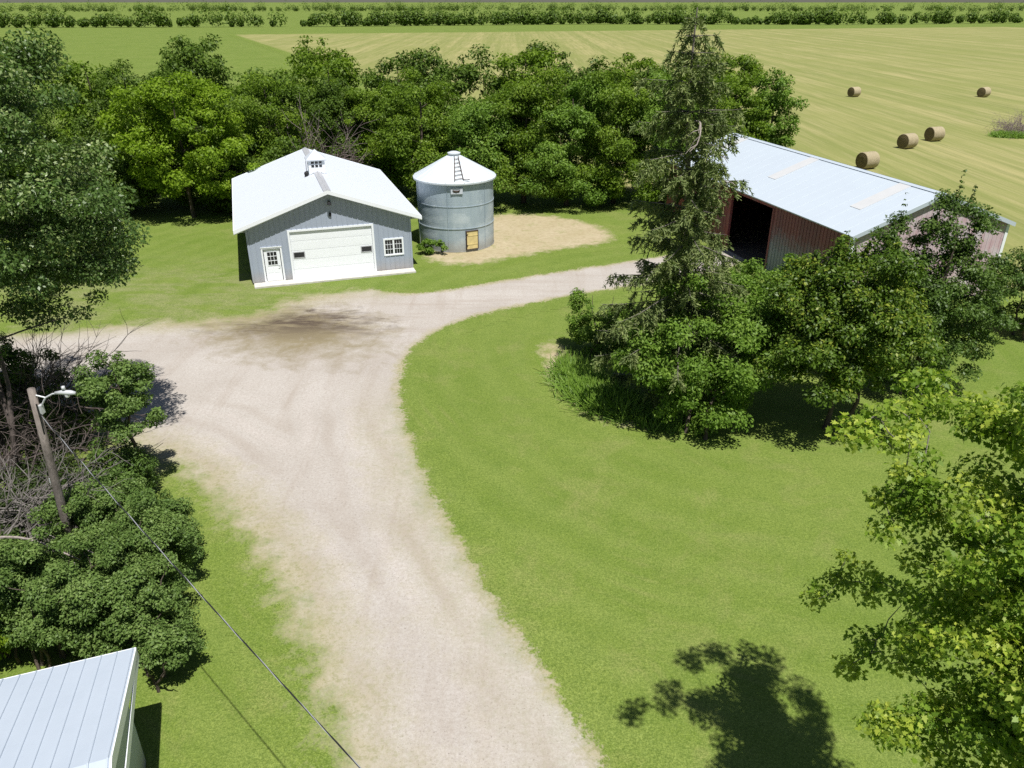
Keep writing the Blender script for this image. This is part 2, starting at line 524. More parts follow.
sheet('lawn', -4000, 4000, -300, 8000, 0, M['lawn'], 24, 24)
drive_px = [(345, 860), (318, 740), (300, 672), (280, 615), (245, 550), (205, 505), (165, 470), (120, 452), (60, 430), (-60, 420), (-320, 430),
            (-320, 335), (-60, 338), (70, 331), (140, 321), (210, 318), (262, 312), (285, 297), (372, 287), (392, 294), (440, 291), (500, 281), (560, 271), (610, 264), (660, 256), (735, 246),
            (760, 256), (720, 272), (650, 284), (590, 293), (540, 302), (488, 313), (446, 326), (415, 345), (400, 372), (402, 400), (412, 440),
            (432, 490), (466, 550), (505, 612), (548, 672), (590, 735), (640, 810), (665, 850)]
drive_poly = smooth_poly([survey(u, v) for u, v in drive_px], 2)
patch('gravel_drive', drive_poly, .008, M['gravel'], .3, 1.2)
dirt_px = [(425, 262), (425, 250), (470, 232), (480, 216), (520, 213), (565, 217), (600, 226), (617, 237), (600, 245), (560, 249), (520, 256), (470, 266)]
patch('bare_soil', smooth_poly([survey(u, v) for u, v in dirt_px], 2), .004, M['dirt'], .3, 1.2)
dirt2 = [(538, 345), (560, 340), (562, 372), (575, 395), (610, 412), (650, 422), (640, 428), (600, 418), (565, 398), (548, 372)]
patch('bed_soil', smooth_poly([survey(u, v) for u, v in dirt2], 2), .004, M['dirt'], .2, .8)
ax = Vector((-math.sin(R(15.64)), math.cos(R(15.64)), 0)); rx = Vector((math.cos(R(15.64)), math.sin(R(15.64)), 0))
SH = Vector((22.98, 41.32, 0))
f0 = SH + rx * 6.6 - ax * 4.0
hayp = [f0, f0 + ax * 34, f0 + ax * 34 - rx * 12, f0 + ax * 80 - rx * 11, f0 + ax * 420 - rx * 60, f0 + ax * 420 + rx * 420, f0 - ax * 40 + rx * 420, f0 - ax * 3 + rx * 8]
patch('hay_field', np.array([(p.x, p.y) for p in hayp]), .012, M['hay'], 2.0, 2.0)


# ------------------------------------------------------------------ workshop
def gable_roof_slab(b, hw, y0, y1, ze, zr, th):
    for s in (-1, 1):
        b.hexa([(s * hw, y0, ze - th), (s * hw, y1, ze - th), (0, y1, zr - th), (0, y0, zr - th)],
               [(s * hw, y0, ze), (s * hw, y1, ze), (0, y1, zr), (0, y0, zr)])


def roof_ribs(b, hw, y0, y1, ze, zr, pitch, w=.035, h=.028):
    n = int((y1 - y0) / pitch)
    for s in (-1, 1):
        for i in range(n + 1):
            y = y0 + .06 + i * (y1 - y0 - .12) / n
            b.hexa([(s * hw, y - w, ze + .002), (s * hw, y + w, ze + .002), (s * .1, y + w, zr + .002 - (zr - ze) * .1 / hw), (s * .1, y - w, zr + .002 - (zr - ze) * .1 / hw)],
                   [(s * hw, y - w * .5, ze + h), (s * hw, y + w * .5, ze + h), (s * .1, y + w * .5, zr + h - (zr - ze) * .1 / hw), (s * .1, y - w * .5, zr + h - (zr - ze) * .1 / hw)])


shop = thing('workshop', (-10.994, 45.959, 0), R(18.30), 'grey steel sided workshop with white gable roof, cupola and big white overhead door', 'workshop')
HWR, HW, L, ZE, RISE, OF = 5.53, 4.89, 14.357, 3.467, 1.942, .47
ZR = ZE + RISE
slope = RISE / HWR
zw = ZE + (HWR - HW) * slope - .14           # wall top at the eave
zg = ZR - .14


def wall_top(x): return zg - abs(x) * slope


b = MB()
t_ = .12
# front wall with real openings: door (-4.13..-3.12), overhead (-2.42..2.48), window (3.19..4.30)
ops = [(-4.10, -3.10, .10, 2.12), (-2.44, 2.46, .10, 3.02), (3.20, 4.30, 1.08, 2.05)]


def front_seg(x0, x1, z0, flat=None):
    if flat is not None:
        b.box(x0, x1, 0, t_, z0, flat); return
    pts = [(x0, z0), (x1, z0), (x1, wall_top(x1))] + ([(0, zg)] if x0 < 0 < x1 else []) + [(x0, wall_top(x0))]
    b.prism(pts, 0, t_)


xs = [-HW, -4.10, -3.10, -2.44, 2.46, 3.20, 4.30, HW]
for i in range(7):
    x0, x1 = xs[i], xs[i + 1]
    op = [o for o in ops if abs(o[0] - x0) < 1e-6]
    if op:
        if op[0][2] > .2: front_seg(x0, x1, 0, op[0][2])
        front_seg(x0, x1, op[0][3])
    else: front_seg(x0, x1, 0)
b.box(-HW, -HW + t_, t_, L, 0, zw); b.box(HW - t_, HW, t_, L, 0, zw)
b.prism([(-HW + t_, 0), (HW - t_, 0), (HW - t_, wall_top(HW - t_)), (0, zg), (-HW + t_, wall_top(HW - t_))], L - t_, L)
# siding ribs
x = -HW + .15
while x < HW - .1:
    segs = [(0.12, wall_top(x) - .03)]
    for o in ops:
        if o[0] - .15 < x < o[1] + .15:
            segs = ([(0.12, o[2] - .1)] if o[2] > .3 else []) + [(o[3] + .13, wall_top(x) - .03)]
    for z0, z1 in segs:
        if z1 - z0 > .1:
            b.hexa([(x - .05, -.002, z0), (x + .05, -.002, z0), (x + .05, .01, z0), (x - .05, .01, z0)][::1], [(x - .05, -.002, z1), (x + .05, -.002, z1), (x + .05, .01, z1), (x - .05, .01, z1)])
            b.box(x - .022, x + .022, -.024, 0.004, z0, z1)
    x += .305
for s in (-1, 1):
    y = .3
    while y < L - .1:
        b.box(min(s * (HW - .01), s * (HW + .024)), max(s * (HW - .01), s * (HW + .024)), y - .022, y + .022, .12, zw - .02); y += .305
b.build('wall', M['steel_wall'], shop)
b = MB(); gable_roof_slab(b, HWR, -OF, L + OF, ZE, ZR, .07); roof_ribs(b, HWR, -OF, L + OF, ZE, ZR, .92, .02, .009)
roof = b.build('roof', M['white_roof'], shop)
b = MB()
for s in (-1, 1):
    b.hexa([(s * .02, -OF - .01, ZR + .022), (s * .02, L + OF + .01, ZR + .022), (s * .22, L + OF + .01, ZR + .022 - .2 * slope), (s * .22, -OF - .01, ZR + .022 - .2 * slope)],
           [(s * .02, -OF - .01, ZR + .065), (s * .02, L + OF + .01, ZR + .065), (s * .22, L + OF + .01, ZR + .045 - .2 * slope), (s * .22, -OF - .01, ZR + .045 - .2 * slope)])
b.box(-.018, .018, -OF - .01, L + OF + .01, ZR + .03, ZR + .085)
b.build('ridge_cap', M['ridge'], roof)
# fascia boards: gable rakes and eaves, hung below the roof sheet
b = MB()
for y0 in (-OF - .025, L + OF - .003):
    for s in (-1, 1):
        b.hexa([(s * (HWR + .02), y0, ZE - .19), (s * (HWR + .02), y0 + .028, ZE - .25), (0, y0 + .028, ZR - .20), (0, y0, ZR - .20)],
               [(s * (HWR + .02), y0, ZE + .03), (s * (HWR + .02), y0 + .028, ZE + .03), (0, y0 + .028, ZR + .028), (0, y0, ZR + .028)])
for s in (-1, 1):
    x0, x1 = sorted((s * (HWR - .001), s * (HWR + .028)))
    b.box(x0, x1, -OF + .004, L + OF - .004, ZE - .19, ZE + .012)
b.build('fascia', M['white'], shop)
b = MB()   # soffit
for s in (-1, 1):
    x0, x1 = sorted((s * (HW + .03), s * (HWR - .004)))
    b.box(x0, x1, 0, L, ZE - .24, ZE - .225)
b.build('soffit', M['white'], shop)
# corner trim
for s in (-1, 1):
    b = MB()
    x0, x1 = sorted((s * (HW - .09), s * (HW + .03)))
    b.box(x0, x1, -.03, .10, .10, zw - .03)
    b.build('corner_trim', M['steel_wall'], shop)
# overhead door
od = MB()
for k in range(5):
    z0 = .10 + k * .584
    od.box(-2.43, 2.45, .05, .10, z0 + .006, z0 + .578)
    for j in range(8):
        xx = -2.36 + j * .605
        zz = (z0 + .1, z0 + .48)
        if k == 2 and j in (0, 7): continue
        od.box(xx, xx + .52, .0485, .0505, *zz)
odo = od.build('overhead_door', M['white'], shop)
for cx in (-2.02, 2.06):
    w = MB(); w.box(cx - .30, cx + .30, .035, .048, 1.42, 1.72); wo = w.build('window', M['glass'], odo)
    f = MB()
    for a in ((cx - .35, cx - .3), (cx + .3, cx + .35)): f.box(*a, .028, .05, 1.37, 1.77)
    f.box(cx - .3, cx + .3, .028, .05, 1.72, 1.77); f.box(cx - .3, cx + .3, .028, .05, 1.37, 1.42)
    f.build('frame', M['ridge'], wo)
b = MB(); b.box(-2.56, -2.44, -.04, .11, .10, 3.14); b.box(2.46, 2.58, -.04, .11, .10, 3.14); b.box(-2.44, 2.46, -.04, .11, 3.02, 3.14)
b.build('overhead_door_frame', M['white'], shop)
# entry door
dr = MB(); dr.box(-4.06, -3.14, .045, .09, .12, 2.08)
for zz in (.22, .62): dr.box(-3.94, -3.64, .037, .047, zz, zz + .3); dr.box(-3.56, -3.26, .037, .047, zz, zz + .3)
dro = dr.build('entry_door', M['white'], shop)
w = MB(); w.box(-3.88, -3.32, .034, .046, 1.10, 1.92); wo = w.build('window', M['glass'], dro)
f = MB()
for k in range(4): f.box(-3.9 + k * .1887 + .004, -3.9 + k * .1887 + .028, .024, .036, 1.08, 1.94)
for k in range(4): f.box(-3.9, -3.3, .022, .033, 1.08 + k * .275, 1.115 + k * .275)
f.build('muntin', M['white'], wo)
hd = MB(); hd.tube([(-3.22, .04, 1.02), (-3.22, -.03, 1.02), (-3.31, -.035, 1.02)], .014); hd.build('handle', M['black'], dro)
b = MB(); b.box(-4.20, -4.10, -.035, .10, .10, 2.22); b.box(-3.10, -3.0, -.035, .10, .10, 2.22); b.box(-4.10, -3.10, -.035, .10, 2.12, 2.22)
b.box(-4.22, -2.98, -.06, -.036, 2.20, 2.24)
b.build('entry_door_frame', M['white'], shop)
# side sash window
w = MB(); w.box(3.22, 4.28, .05, .065, 1.10, 2.03); wo = w.build('window', M['glass'], shop)
f = MB()
f.box(3.12, 3.22, -.04, .09, 1.02, 2.13); f.box(4.28, 4.38, -.04, .09, 1.02, 2.13); f.box(3.22, 4.28, -.04, .09, 2.03, 2.13); f.box(3.22, 4.28, -.05, .09, 1.02, 1.10)
f.box(3.70, 3.80, -.02, .06, 1.10, 2.03)
for a, c in ((3.22, 3.70), (3.80, 4.28)):
    for k in (1, 2): f.box(a, c, .03, .048, 1.10 + k * .31 - .010, 1.10 + k * .31 + .010)
    for k in (1, 2): f.box(a + k * .16 - .009, a + k * .16 + .009, .026, .046, 1.10, 2.03)
f.build('frame', M['white'], wo)
# yard lamp and junction box on the gable
b = MB(); b.tube([(0.05, 0, 4.68), (.05, -.16, 4.7)], .03); b.tube([(.05, -.14, 4.74), (.05, -.24, 4.62), (.05, -.27, 4.52)], [.07, .11, .13], 10); b.build('gable_lamp', M['black'], shop)
b = MB(); b.box(.0, .12, -.07, 0, 3.78, 3.98); b.tube([(.06, -.03, 3.98), (.06, -.03, 4.06)], .02); b.build('junction_box', M['black'], shop)
# cupola, roof and its louvred windows
cy = 5.9
b = MB()
bz = ZR - .22
b.prism([(-.52, bz + .05), (0, ZR + .06), (.52, bz + .05), (.52, ZR + .78), (-.52, ZR + .78)], cy - .52, cy + .52)
cup = b.build('cupola', M['white'], roof)
for k4 in range(4):
    b = MB()
    rot = Matrix.Translation((0, cy, 0)) @ Matrix.Rotation(k4 * math.pi / 2, 4, 'Z')
    for k in range(3):
        for j in range(2):
            b.box(-.34 + k * .25, -.16 + k * .25, -.530, -.522, ZR + .30 + j * .22, ZR + .45 + j * .22)
    b.v = [tuple(rot @ Vector(p)) for p in b.v]
    b.build('cupola_window', M['glass'], roof)
b = MB()
ht, e = .58, .64
b.add([(-e, cy - e, ZR + .78), (e, cy - e, ZR + .78), (e, cy + e, ZR + .78), (-e, cy + e, ZR + .78), (0, cy, ZR + .78 + ht),
       (-e, cy - e, ZR + .72), (e, cy - e, ZR + .72), (e, cy + e, ZR + .72), (-e, cy + e, ZR + .72)],
      [(0, 1, 4), (1, 2, 4), (2, 3, 4), (3, 0, 4), (0, 5, 6, 1), (1, 6, 7, 2), (2, 7, 8, 3), (3, 8, 5, 0), (8, 7, 6, 5)])
b.build('cupola_roof', M['white_roof'], roof)
b = MB(); b.tube([(-.70, cy - .5, ZR - .3), (-.70, cy - .5, ZR - .02), (-.70, cy - .5, ZR + .06)], [.12, .15, .08], 10); b.tube([(-.68, cy - .5, ZR), (-.66, cy - .54, ZR + .72)], .02)
b.build('roof_vent', M['black'], roof)
# apron
b = MB(); b.box(-4.85, 4.92, -.85, -.045, -.05, .10); b.box(-4.10, -3.10, -.05, .2, -.05, .098); b.box(-2.44, 2.46, -.05, .2, -.05, .098)
ap = b.build('concrete_apron', M['concrete'], None); ap.location = shop.location; ap.rotation_euler = shop.rotation_euler; tag(ap, kind='structure')

# ------------------------------------------------------------------ grain bin
bx, by = -3.938, 53.69
face = math.atan2(-by, -bx)
bin_ = thing('grain_bin', (bx, by, 0), face + math.pi / 2, 'round galvanised grain bin with conical roof and small yellow door', 'grain bin')
b = MB(); prof = []
HB = 4.67; RB = 2.64
for i in range(0, int(HB / .05) + 1):
    z = i * .05
    prof.append((RB + .012 * math.sin(z / .11 * 2 * math.pi) * .8, z))
b.lathe(prof, 72)
b.build('wall', M['galv'], bin_, True)
b = MB()
for z in (.04, 1.62, 3.1): b.lathe([(RB + .012, z - .035), (RB + .032, z - .03), (RB + .032, z + .03), (RB + .012, z + .035)], 72)
for a in range(0, 6):
    an = R(18 + a * 60)
    b.tube([(math.cos(an) * (RB + .02), math.sin(an) * (RB + .02), .05), (math.cos(an) * (RB + .02), math.sin(an) * (RB + .02), HB - .1)], .018, 5)
b.build('band', M['galv'], bin_)
b = MB(); RE, HC = 2.843, 6.02
b.lathe([(RE - .06, HB - .10), (RE, HB - .10), (RE + .005, HB), (.36, HC)], 72)
for k in range(28):
    a = 2 * math.pi * k / 28
    ca, sa = math.cos(a), math.sin(a)
    b.tube([(RE * ca, RE * sa, HB + .01), (.36 * ca, .36 * sa, HC + .01)], .028, 5)
rf = b.build('roof', M['galv_roof'], bin_)
b = MB(); b.lathe([(.38, HC - .04), (.38, HC + .10), (.44, HC + .10), (.44, HC + .17), (.25, HC + .24), (0.001, HC + .27)], 24); b.build('cap', M['galv_roof'], rf)


def roof_pt(a, r, off): return Vector((r * math.cos(a), r * math.sin(a), HB + (RE - r) / (RE - .36) * (HC - HB) + off))


b = MB()
a0 = R(-90)
l0, l1 = roof_pt(a0 - R(0), 2.72, .10), roof_pt(a0 + R(2), .55, .10)
r0, r1 = roof_pt(a0 + R(12.5), 2.62, .10), roof_pt(a0 + R(30), .55, .10)
b.tube([l0, l1], .03, 6); b.tube([r0, r1], .03, 6)
for k in range(6):
    q = (k + .35) / 6
    b.tube([l0.lerp(l1, q), r0.lerp(r1, q)], .024, 5)
b.tube([r0, r0 + Vector((.25, -.02, -.02)), r0 + Vector((.42, .0, .02))], .03, 5)
b.build('ladder', M['rust'], rf)
# access door
da = R(-90 + 23)
dm = Matrix.Translation((math.cos(da) * RB, math.sin(da) * RB, 0)) @ Matrix.Rotation(da + math.pi / 2, 4, 'Z')


def xf(mb, m):
    mb.v = [tuple(m @ Vector(p)) for p in mb.v]
    return mb


b = MB(); b.box(-.40, .40, -.085, -.045, .22, 1.42)
for z in (.5, 1.1): b.box(-.40, .40, -.10, -.084, z, z + .07)
do = xf(b, dm).build('door', M['plywood'], bin_)
b = MB(); b.box(-.45, -.40, -.11, .12, .17, 1.47); b.box(.40, .45, -.11, .12, .17, 1.47); b.box(-.40, .40, -.11, .12, 1.42, 1.47); b.box(-.40, .40, -.11, .12, .17, .22)
xf(b, dm).build('frame', M['rust'], do)
for z in (.45, 1.2):
    b = MB(); b.box(-.47, -.34, -.125, -.108, z, z + .06); xf(b, dm).build('hinge', M['black'], do)
da2 = R(-90 + 2); dm2 = Matrix.Translation((math.cos(da2) * RB, math.sin(da2) * RB, 0)) @ Matrix.Rotation(da2 + math.pi / 2, 4, 'Z')
b = MB(); b.box(-.38, .40, -.07, .03, 3.98, 4.36); pq = xf(b, dm2).build('hatch_plate', M['white_roof'], bin_)
b = MB(); b.box(-.22, .18, -.085, -.069, 4.08, 4.22); b.tube([(-.26, -.09, 4.24), (-.02, -.09, 4.12), (.22, -.09, 4.24)], .03, 5); xf(b, dm2).build('rusted_latch', M['rust'], pq)

# ------------------------------------------------------------------ machine shed
shed = thing('machine_shed', (SH.x, SH.y, 0), R(15.64), 'long weathered red machine shed with pale blue metal roof and dark side opening', 'machine shed')
SW, SL, SE, SRI = 5.31, 21.7, 4.27, 1.93
SR = SE + SRI
so_ = .18
sw = SW - so_
ssl = SRI / SW


def stop(x): return SR - .1 - abs(x) * ssl


zt = stop(sw)
b = MB()
# left long wall: solid 0..7.35, opening 7.35..12.3, solid 12.3..end
b.box(-sw, -sw + .1, .12, 7.35, 0, zt)
y = .3
while y < 7.3:
    b.box(-sw - .022, -sw + .004, y - .02, y + .02, .02, zt - .02); y += .3
b.build('worn_wall', M['barn_blue'], shed)
b = MB()
b.box(-sw, -sw + .1, 12.3, SL, 0, zt); b.box(-sw, -sw + .1, 7.35, 12.3, 3.98, zt)
b.box(sw - .1, sw, .12, SL, 0, zt)
y = 12.4
while y < SL: b.box(-sw - .022, -sw + .004, y - .02, y + .02, .02, zt - .02); y += .3
b.prism([(-sw + .1, 0), (sw - .1, 0), (sw - .1, stop(sw - .1)), (0, SR - .1), (-sw + .1, stop(sw - .1))], SL - .1, SL)
b.build('wall', M['barn_red'], shed)
b = MB()
b.prism([(-sw, 0), (sw, 0), (sw, zt), (0, SR - .1), (-sw, zt)], 0, .115)
x = -sw + .2
while x < sw - .1:
    b.box(x - .022, x + .022, -.012, .004, .02, stop(x) - .02); x += .305
b.build('gable_wall', M['barn_pink'], shed)
for yy in (7.35, 12.3):
    b = MB(); b.box(-sw - .03, -sw + .14, yy - .08, yy + .08, 0, 4.0); b.build('door_post', M['barn_red'], shed)
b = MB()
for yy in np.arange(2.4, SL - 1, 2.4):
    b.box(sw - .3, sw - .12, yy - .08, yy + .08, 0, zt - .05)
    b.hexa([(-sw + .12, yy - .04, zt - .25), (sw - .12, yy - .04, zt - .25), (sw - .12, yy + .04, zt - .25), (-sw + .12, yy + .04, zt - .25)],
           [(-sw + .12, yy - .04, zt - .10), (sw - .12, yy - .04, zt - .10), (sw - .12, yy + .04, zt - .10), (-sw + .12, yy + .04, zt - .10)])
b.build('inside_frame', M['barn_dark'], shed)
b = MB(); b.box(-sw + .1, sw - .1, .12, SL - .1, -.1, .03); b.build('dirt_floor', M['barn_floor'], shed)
b = MB(); gable_roof_slab(b, SW, -.2, SL + .1, SE, SR, .06); roof_ribs(b, SW, -.2, SL + .1, SE, SR, .92, .02, .008)
sroof = b.build('roof', M['shed_roof'], shed)
for y0 in (2.1, 10.45, 19.1):
    b = MB()
    s = -1
    za, zb = SR - 3.25 * ssl, SR - .2 * ssl
    b.hexa([(s * 3.25, y0, za + .004), (s * 3.25, y0 + .9, za + .004), (s * .2, y0 + .9, zb + .004), (s * .2, y0, zb + .004)],
           [(s * 3.25, y0, za + .024), (s * 3.25, y0 + .9, za + .024), (s * .2, y0 + .9, zb + .024), (s * .2, y0, zb + .024)])
    b.build('skylight_strip', M['skylight'], sroof)
b = MB()
for s in (-1, 1):
    b.hexa([(s * .02, -.21, SR + .022), (s * .02, SL + .11, SR + .022), (s * .2, SL + .11, SR + .022 - .18 * ssl), (s * .2, -.21, SR + .022 - .18 * ssl)],
           [(s * .02, -.21, SR + .06), (s * .02, SL + .11, SR + .06), (s * .2, SL + .11, SR + .04 - .18 * ssl), (s * .2, -.21, SR + .04 - .18 * ssl)])
b.build('ridge_cap', M['shed_roof'], sroof)
b = MB()
for s in (-1, 1):
    b.hexa([(s * (SW + .02), -.235, SE - .2), (s * (SW + .02), -.208, SE - .2), (0, -.208, SR - .2), (0, -.235, SR - .2)],
           [(s * (SW + .02), -.235, SE + .03), (s * (SW + .02), -.208, SE + .03), (0, -.208, SR + .03), (0, -.235, SR + .03)])
b.build('rake_trim', M['shed_roof'], shed)
for s in (-1, 1):
    b = MB(); x0, x1 = sorted((s * (sw - .16), s * (sw + .035))); b.box(x0, x1, -.04, .13, 0, zt - .05); b.build('corner_trim', M['white'], shed)

# ------------------------------------------------------------------ building at the lower left: only its roof corner shows
hx, hy = survey(135, 648, 3.0)
low = thing('outbuilding', (hx, hy, 0), R(20), 'low outbuilding with pale blue metal roof under the lilac bushes', 'building')
b = MB()
b.box(-7.6, -.35, -6.6, -.35, 0, 2.72)
b.build('wall', M['steel_wall'], low)
b = MB()
b.hexa([(-8, -3.5, 3.75), (0, -3.5, 3.75), (0, 0, 2.94), (-8, 0, 2.94)], [(-8, -3.5, 3.81), (0, -3.5, 3.81), (0, 0, 3.0), (-8, 0, 3.0)])
b.hexa([(-8, -7, 2.94), (0, -7, 2.94), (0, -3.5, 3.75), (-8, -3.5, 3.75)], [(-8, -7, 3.0), (0, -7, 3.0), (0, -3.5, 3.81), (-8, -3.5, 3.81)])
for k in range(27):
    x = -7.95 + k * .304
    b.hexa([(x - .02, -3.5, 3.812), (x + .02, -3.5, 3.812), (x + .02, 0, 3.002), (x - .02, 0, 3.002)], [(x - .012, -3.5, 3.832), (x + .012, -3.5, 3.832), (x + .012, 0, 3.022), (x - .012, 0, 3.022)])
    b.hexa([(x - .02, -7, 3.002), (x + .02, -7, 3.002), (x + .02, -3.5, 3.812), (x - .02, -3.5, 3.812)], [(x - .012, -7, 3.022), (x + .012, -7, 3.022), (x + .012, -3.5, 3.832), (x - .012, -3.5, 3.832)])
b.build('roof', M['blue_roof'], low)
b = MB(); b.box(-8, 0.01, .002, .03, 2.90, 2.99); b.box(.002, .028, -7, 0, 2.72, 2.935)
b.hexa([(.003, -3.5, 3.55), (.028, -3.5, 3.55), (.028, -.01, 2.75), (.003, -.01, 2.75)], [(.003, -3.5, 3.82), (.028, -3.5, 3.82), (.028, -.01, 3.01), (.003, -.01, 3.01)])
b.hexa([(.003, -7, 2.75), (.028, -7, 2.75), (.028, -3.51, 3.55), (.003, -3.51, 3.55)], [(.003, -7, 3.01), (.028, -7, 3.01), (.028, -3.51, 3.82), (.003, -3.51, 3.82)])
b.build('fascia', M['white'], low)

# ------------------------------------------------------------------ utility pole and overhead cable
px, py = survey(78, 568)
pole = thing('utility_pole', (px, py, 0), 0, 'leaning weathered wooden utility pole with a pale street lamp arm', 'utility pole')
tx, ty = survey(31, 389, 6.35)
top = Vector((tx - px, ty - py, 6.35))
b = MB(); b.tube([(0, 0, -.3), top * .33, top * .66, top], [.135, .122, .108, .095], 12); pw = b.build('post', M['pole'], pole, True)
b = MB(); q = top * .955
b.tube([q + Vector((.06, 0, -.35)), q + Vector((.32, 0, .02)), q + Vector((.52, .02, .12)), q + Vector((.74, .03, .14))], .024, 8)
b.tube([q + Vector((.1, -.02, .1)), q + Vector((.32, 0, .02))], .02, 6)
b.box(q.x + .08, q.x + .16, q.y - .07, q.y + .07, q.z - .45, q.z - .2)
arm = b.build('lamp_arm', M['lamp'], pole)
b = MB(); h = q + Vector((.74, .03, .14))
b.tube([h + Vector((-.15, 0, 0)), h + Vector((.05, 0, .02)), h + Vector((.26, 0, .01)), h + Vector((.38, 0, 0))], [.04, .065, .07, .04], 10)
b.tube([h + Vector((.1, 0, .1)), h + Vector((.1, 0, .2))], [.05, .045], 8)
lh = b.build('lamp_head', M['lamp'], pole, True)
b = MB(); b.tube([h + Vector((.15, 0, -.05)), h + Vector((.15, 0, -.10)), h + Vector((.15, 0, -.13))], [.065, .058, .03], 10); b.build('lens', M['lens'], lh)
b = MB(); br = q + Vector((.10, -.1, -.42)); b.tube([br, br + Vector((.1, -.1, .02))], .03, 6); b.tube([br + Vector((.0, .0, .3)), br + Vector((.02, -.05, -.2)), br + Vector((-.02, -.02, -.6))], .022, 5)
b.build('cable_bracket', M['black'], pole)
b = MB(); b.box(.09, .17, -.2, -.1, 2.6, 2.75); b.build('number_tag', M['lamp'], pole).location = top * .1
A = Vector((px, py, 0)) + br + Vector((.1, -.1, 0))
ex, ey = survey(279, 673, 5.4)
B_ = Vector((ex, ey, 5.4)); C_ = A + (B_ - A) * 1.9; C_.z = 5.3
cb = thing('overhead_cable', (A.x, A.y, A.z), 0, 'twisted overhead service cable running from the wooden pole past the lilac', 'cable')
pts = []
for i in range(161):
    t = i / 160
    p = A.lerp(C_, t); p.z -= .55 * 4 * t * (1 - t) * .5
    pts.append(p)
zc = [p for p in pts]
for nm, mt, ph, rr in (('bare_strand', M['cable'], 0, .0075), ('insulated_strand', M['cable_dark'], 2.1, .008), ('insulated_strand', M['cable_dark'], 4.2, .008)):
    b = MB(); q = []
    for i in range(641):
        t = i / 640 * 160; k = min(int(t), 159); p = pts[k].lerp(pts[k + 1], t - k)
        a = i * .16 + ph
        q.append(p - A + Vector((math.cos(a) * .009, 0, math.sin(a) * .009)))
    b.tube(q, rr, 5); b.build(nm, mt, cb)


# ------------------------------------------------------------------ foliage
OVAL = (np.array([(0, -.5, 0), (.27, -.05, .09), (0, .5, -.04), (-.27, -.05, .09)]), [(0, 1, 2, 3)])
a_ = [(0, -.5), (.10, -.22), (.42, -.30), (.30, -.06), (.52, .14), (.26, .16), (.20, .34), (0, .55), (-.20, .34), (-.26, .16), (-.52, .14), (-.30, -.06), (-.42, -.30), (-.10, -.22)]
MAPLE = (np.array([(x * .82, y * 1.12, .22 * abs(x) - .26 * (y + .5) ** 2) for x, y in a_]), [tuple(range(14))])
SLIVER = (np.array([(-.5, 0, 0), (.5, 0, 0), (.32, 1, 0), (-.32, 1, 0)]) * np.array([1, 1, 1]), [(0, 1, 2, 3)])


def unit(a):
    return a / (np.linalg.norm(a, axis=-1, keepdims=True) + 1e-9)


def leaf_mesh(name, P, Nrm, size, tint, shape, mat, parent, T=None, width=None):
    tv, tf = shape
    n, k = len(P), len(tv)
    Nrm = unit(Nrm)
    if T is None: T = rng.normal(size=(n, 3))
    T = unit(T - Nrm * (T * Nrm).sum(1, keepdims=True))
    Bn = np.cross(T, Nrm)
    sx = size if width is None else width
    V = (P[:, None] + Bn[:, None] * (tv[None, :, 0:1] * sx[:, None, None]) + T[:, None] * (tv[None, :, 1:2] * size[:, None, None])
         + Nrm[:, None] * (tv[None, :, 2:3] * size[:, None, None])).reshape(-1, 3)
    F = np.concatenate([np.array(f) for f in tf])
    loops = (np.arange(n)[:, None] * k + F[None]).ravel().astype(np.int32)
    per = [len(f) for f in tf]
    tot = np.tile(np.array(per, np.int32), n)
    start = np.concatenate([[0], np.cumsum(tot)[:-1]]).astype(np.int32)
    me = D.meshes.new(name)
    me.vertices.add(len(V)); me.vertices.foreach_set('co', V.astype(np.float32).ravel())
    me.loops.add(len(loops)); me.loops.foreach_set('vertex_index', loops)
    me.polygons.add(len(tot)); me.polygons.foreach_set('loop_start', start); me.polygons.foreach_set('loop_total', tot)
    me.update(calc_edges=True)
    at = me.attributes.new('tint', 'FLOAT', 'FACE')
    at.data.foreach_set('value', np.repeat(np.clip(tint, 0, 1), len(tf)).astype(np.float32))
    me.materials.append(mat)
    o = D.objects.new(name, me)
    COL.objects.link(o)
    if parent: o.parent = parent
    return o


def crown_clumps(blobs, n, rc, seed, rough=.28, hollow=.45):
    """clump centres spread through lobed ellipsoids; returns centre, radius and outward direction"""
    g = np.random.default_rng(seed)
    vol = np.array([bl[3] * bl[4] * bl[5] for bl in blobs]) ** .75
    cnt = np.maximum(1, (n * vol / vol.sum()).astype(int))
    Cs, Os = [], []
    for bl, m in zip(blobs, cnt):
        d = unit(g.normal(size=(m, 3)))
        lob = unit(g.normal(size=(9, 3)))
        amp = (np.maximum(0, d @ lob.T) ** 6).max(1)
        rr = (hollow + (1 - hollow) * g.random(m) ** .6) * (1 - rough * .65 + rough * 1.15 * amp)
        Cs.append(np.array(bl[:3]) + d * rr[:, None] * np.array(bl[3:6]))
        Os.append(d)
    Cn, Od = np.concatenate(Cs), np.concatenate(Os)
    rad = rc * (.6 + .8 * g.random(len(Cn)))
    return Cn, rad, Od, g


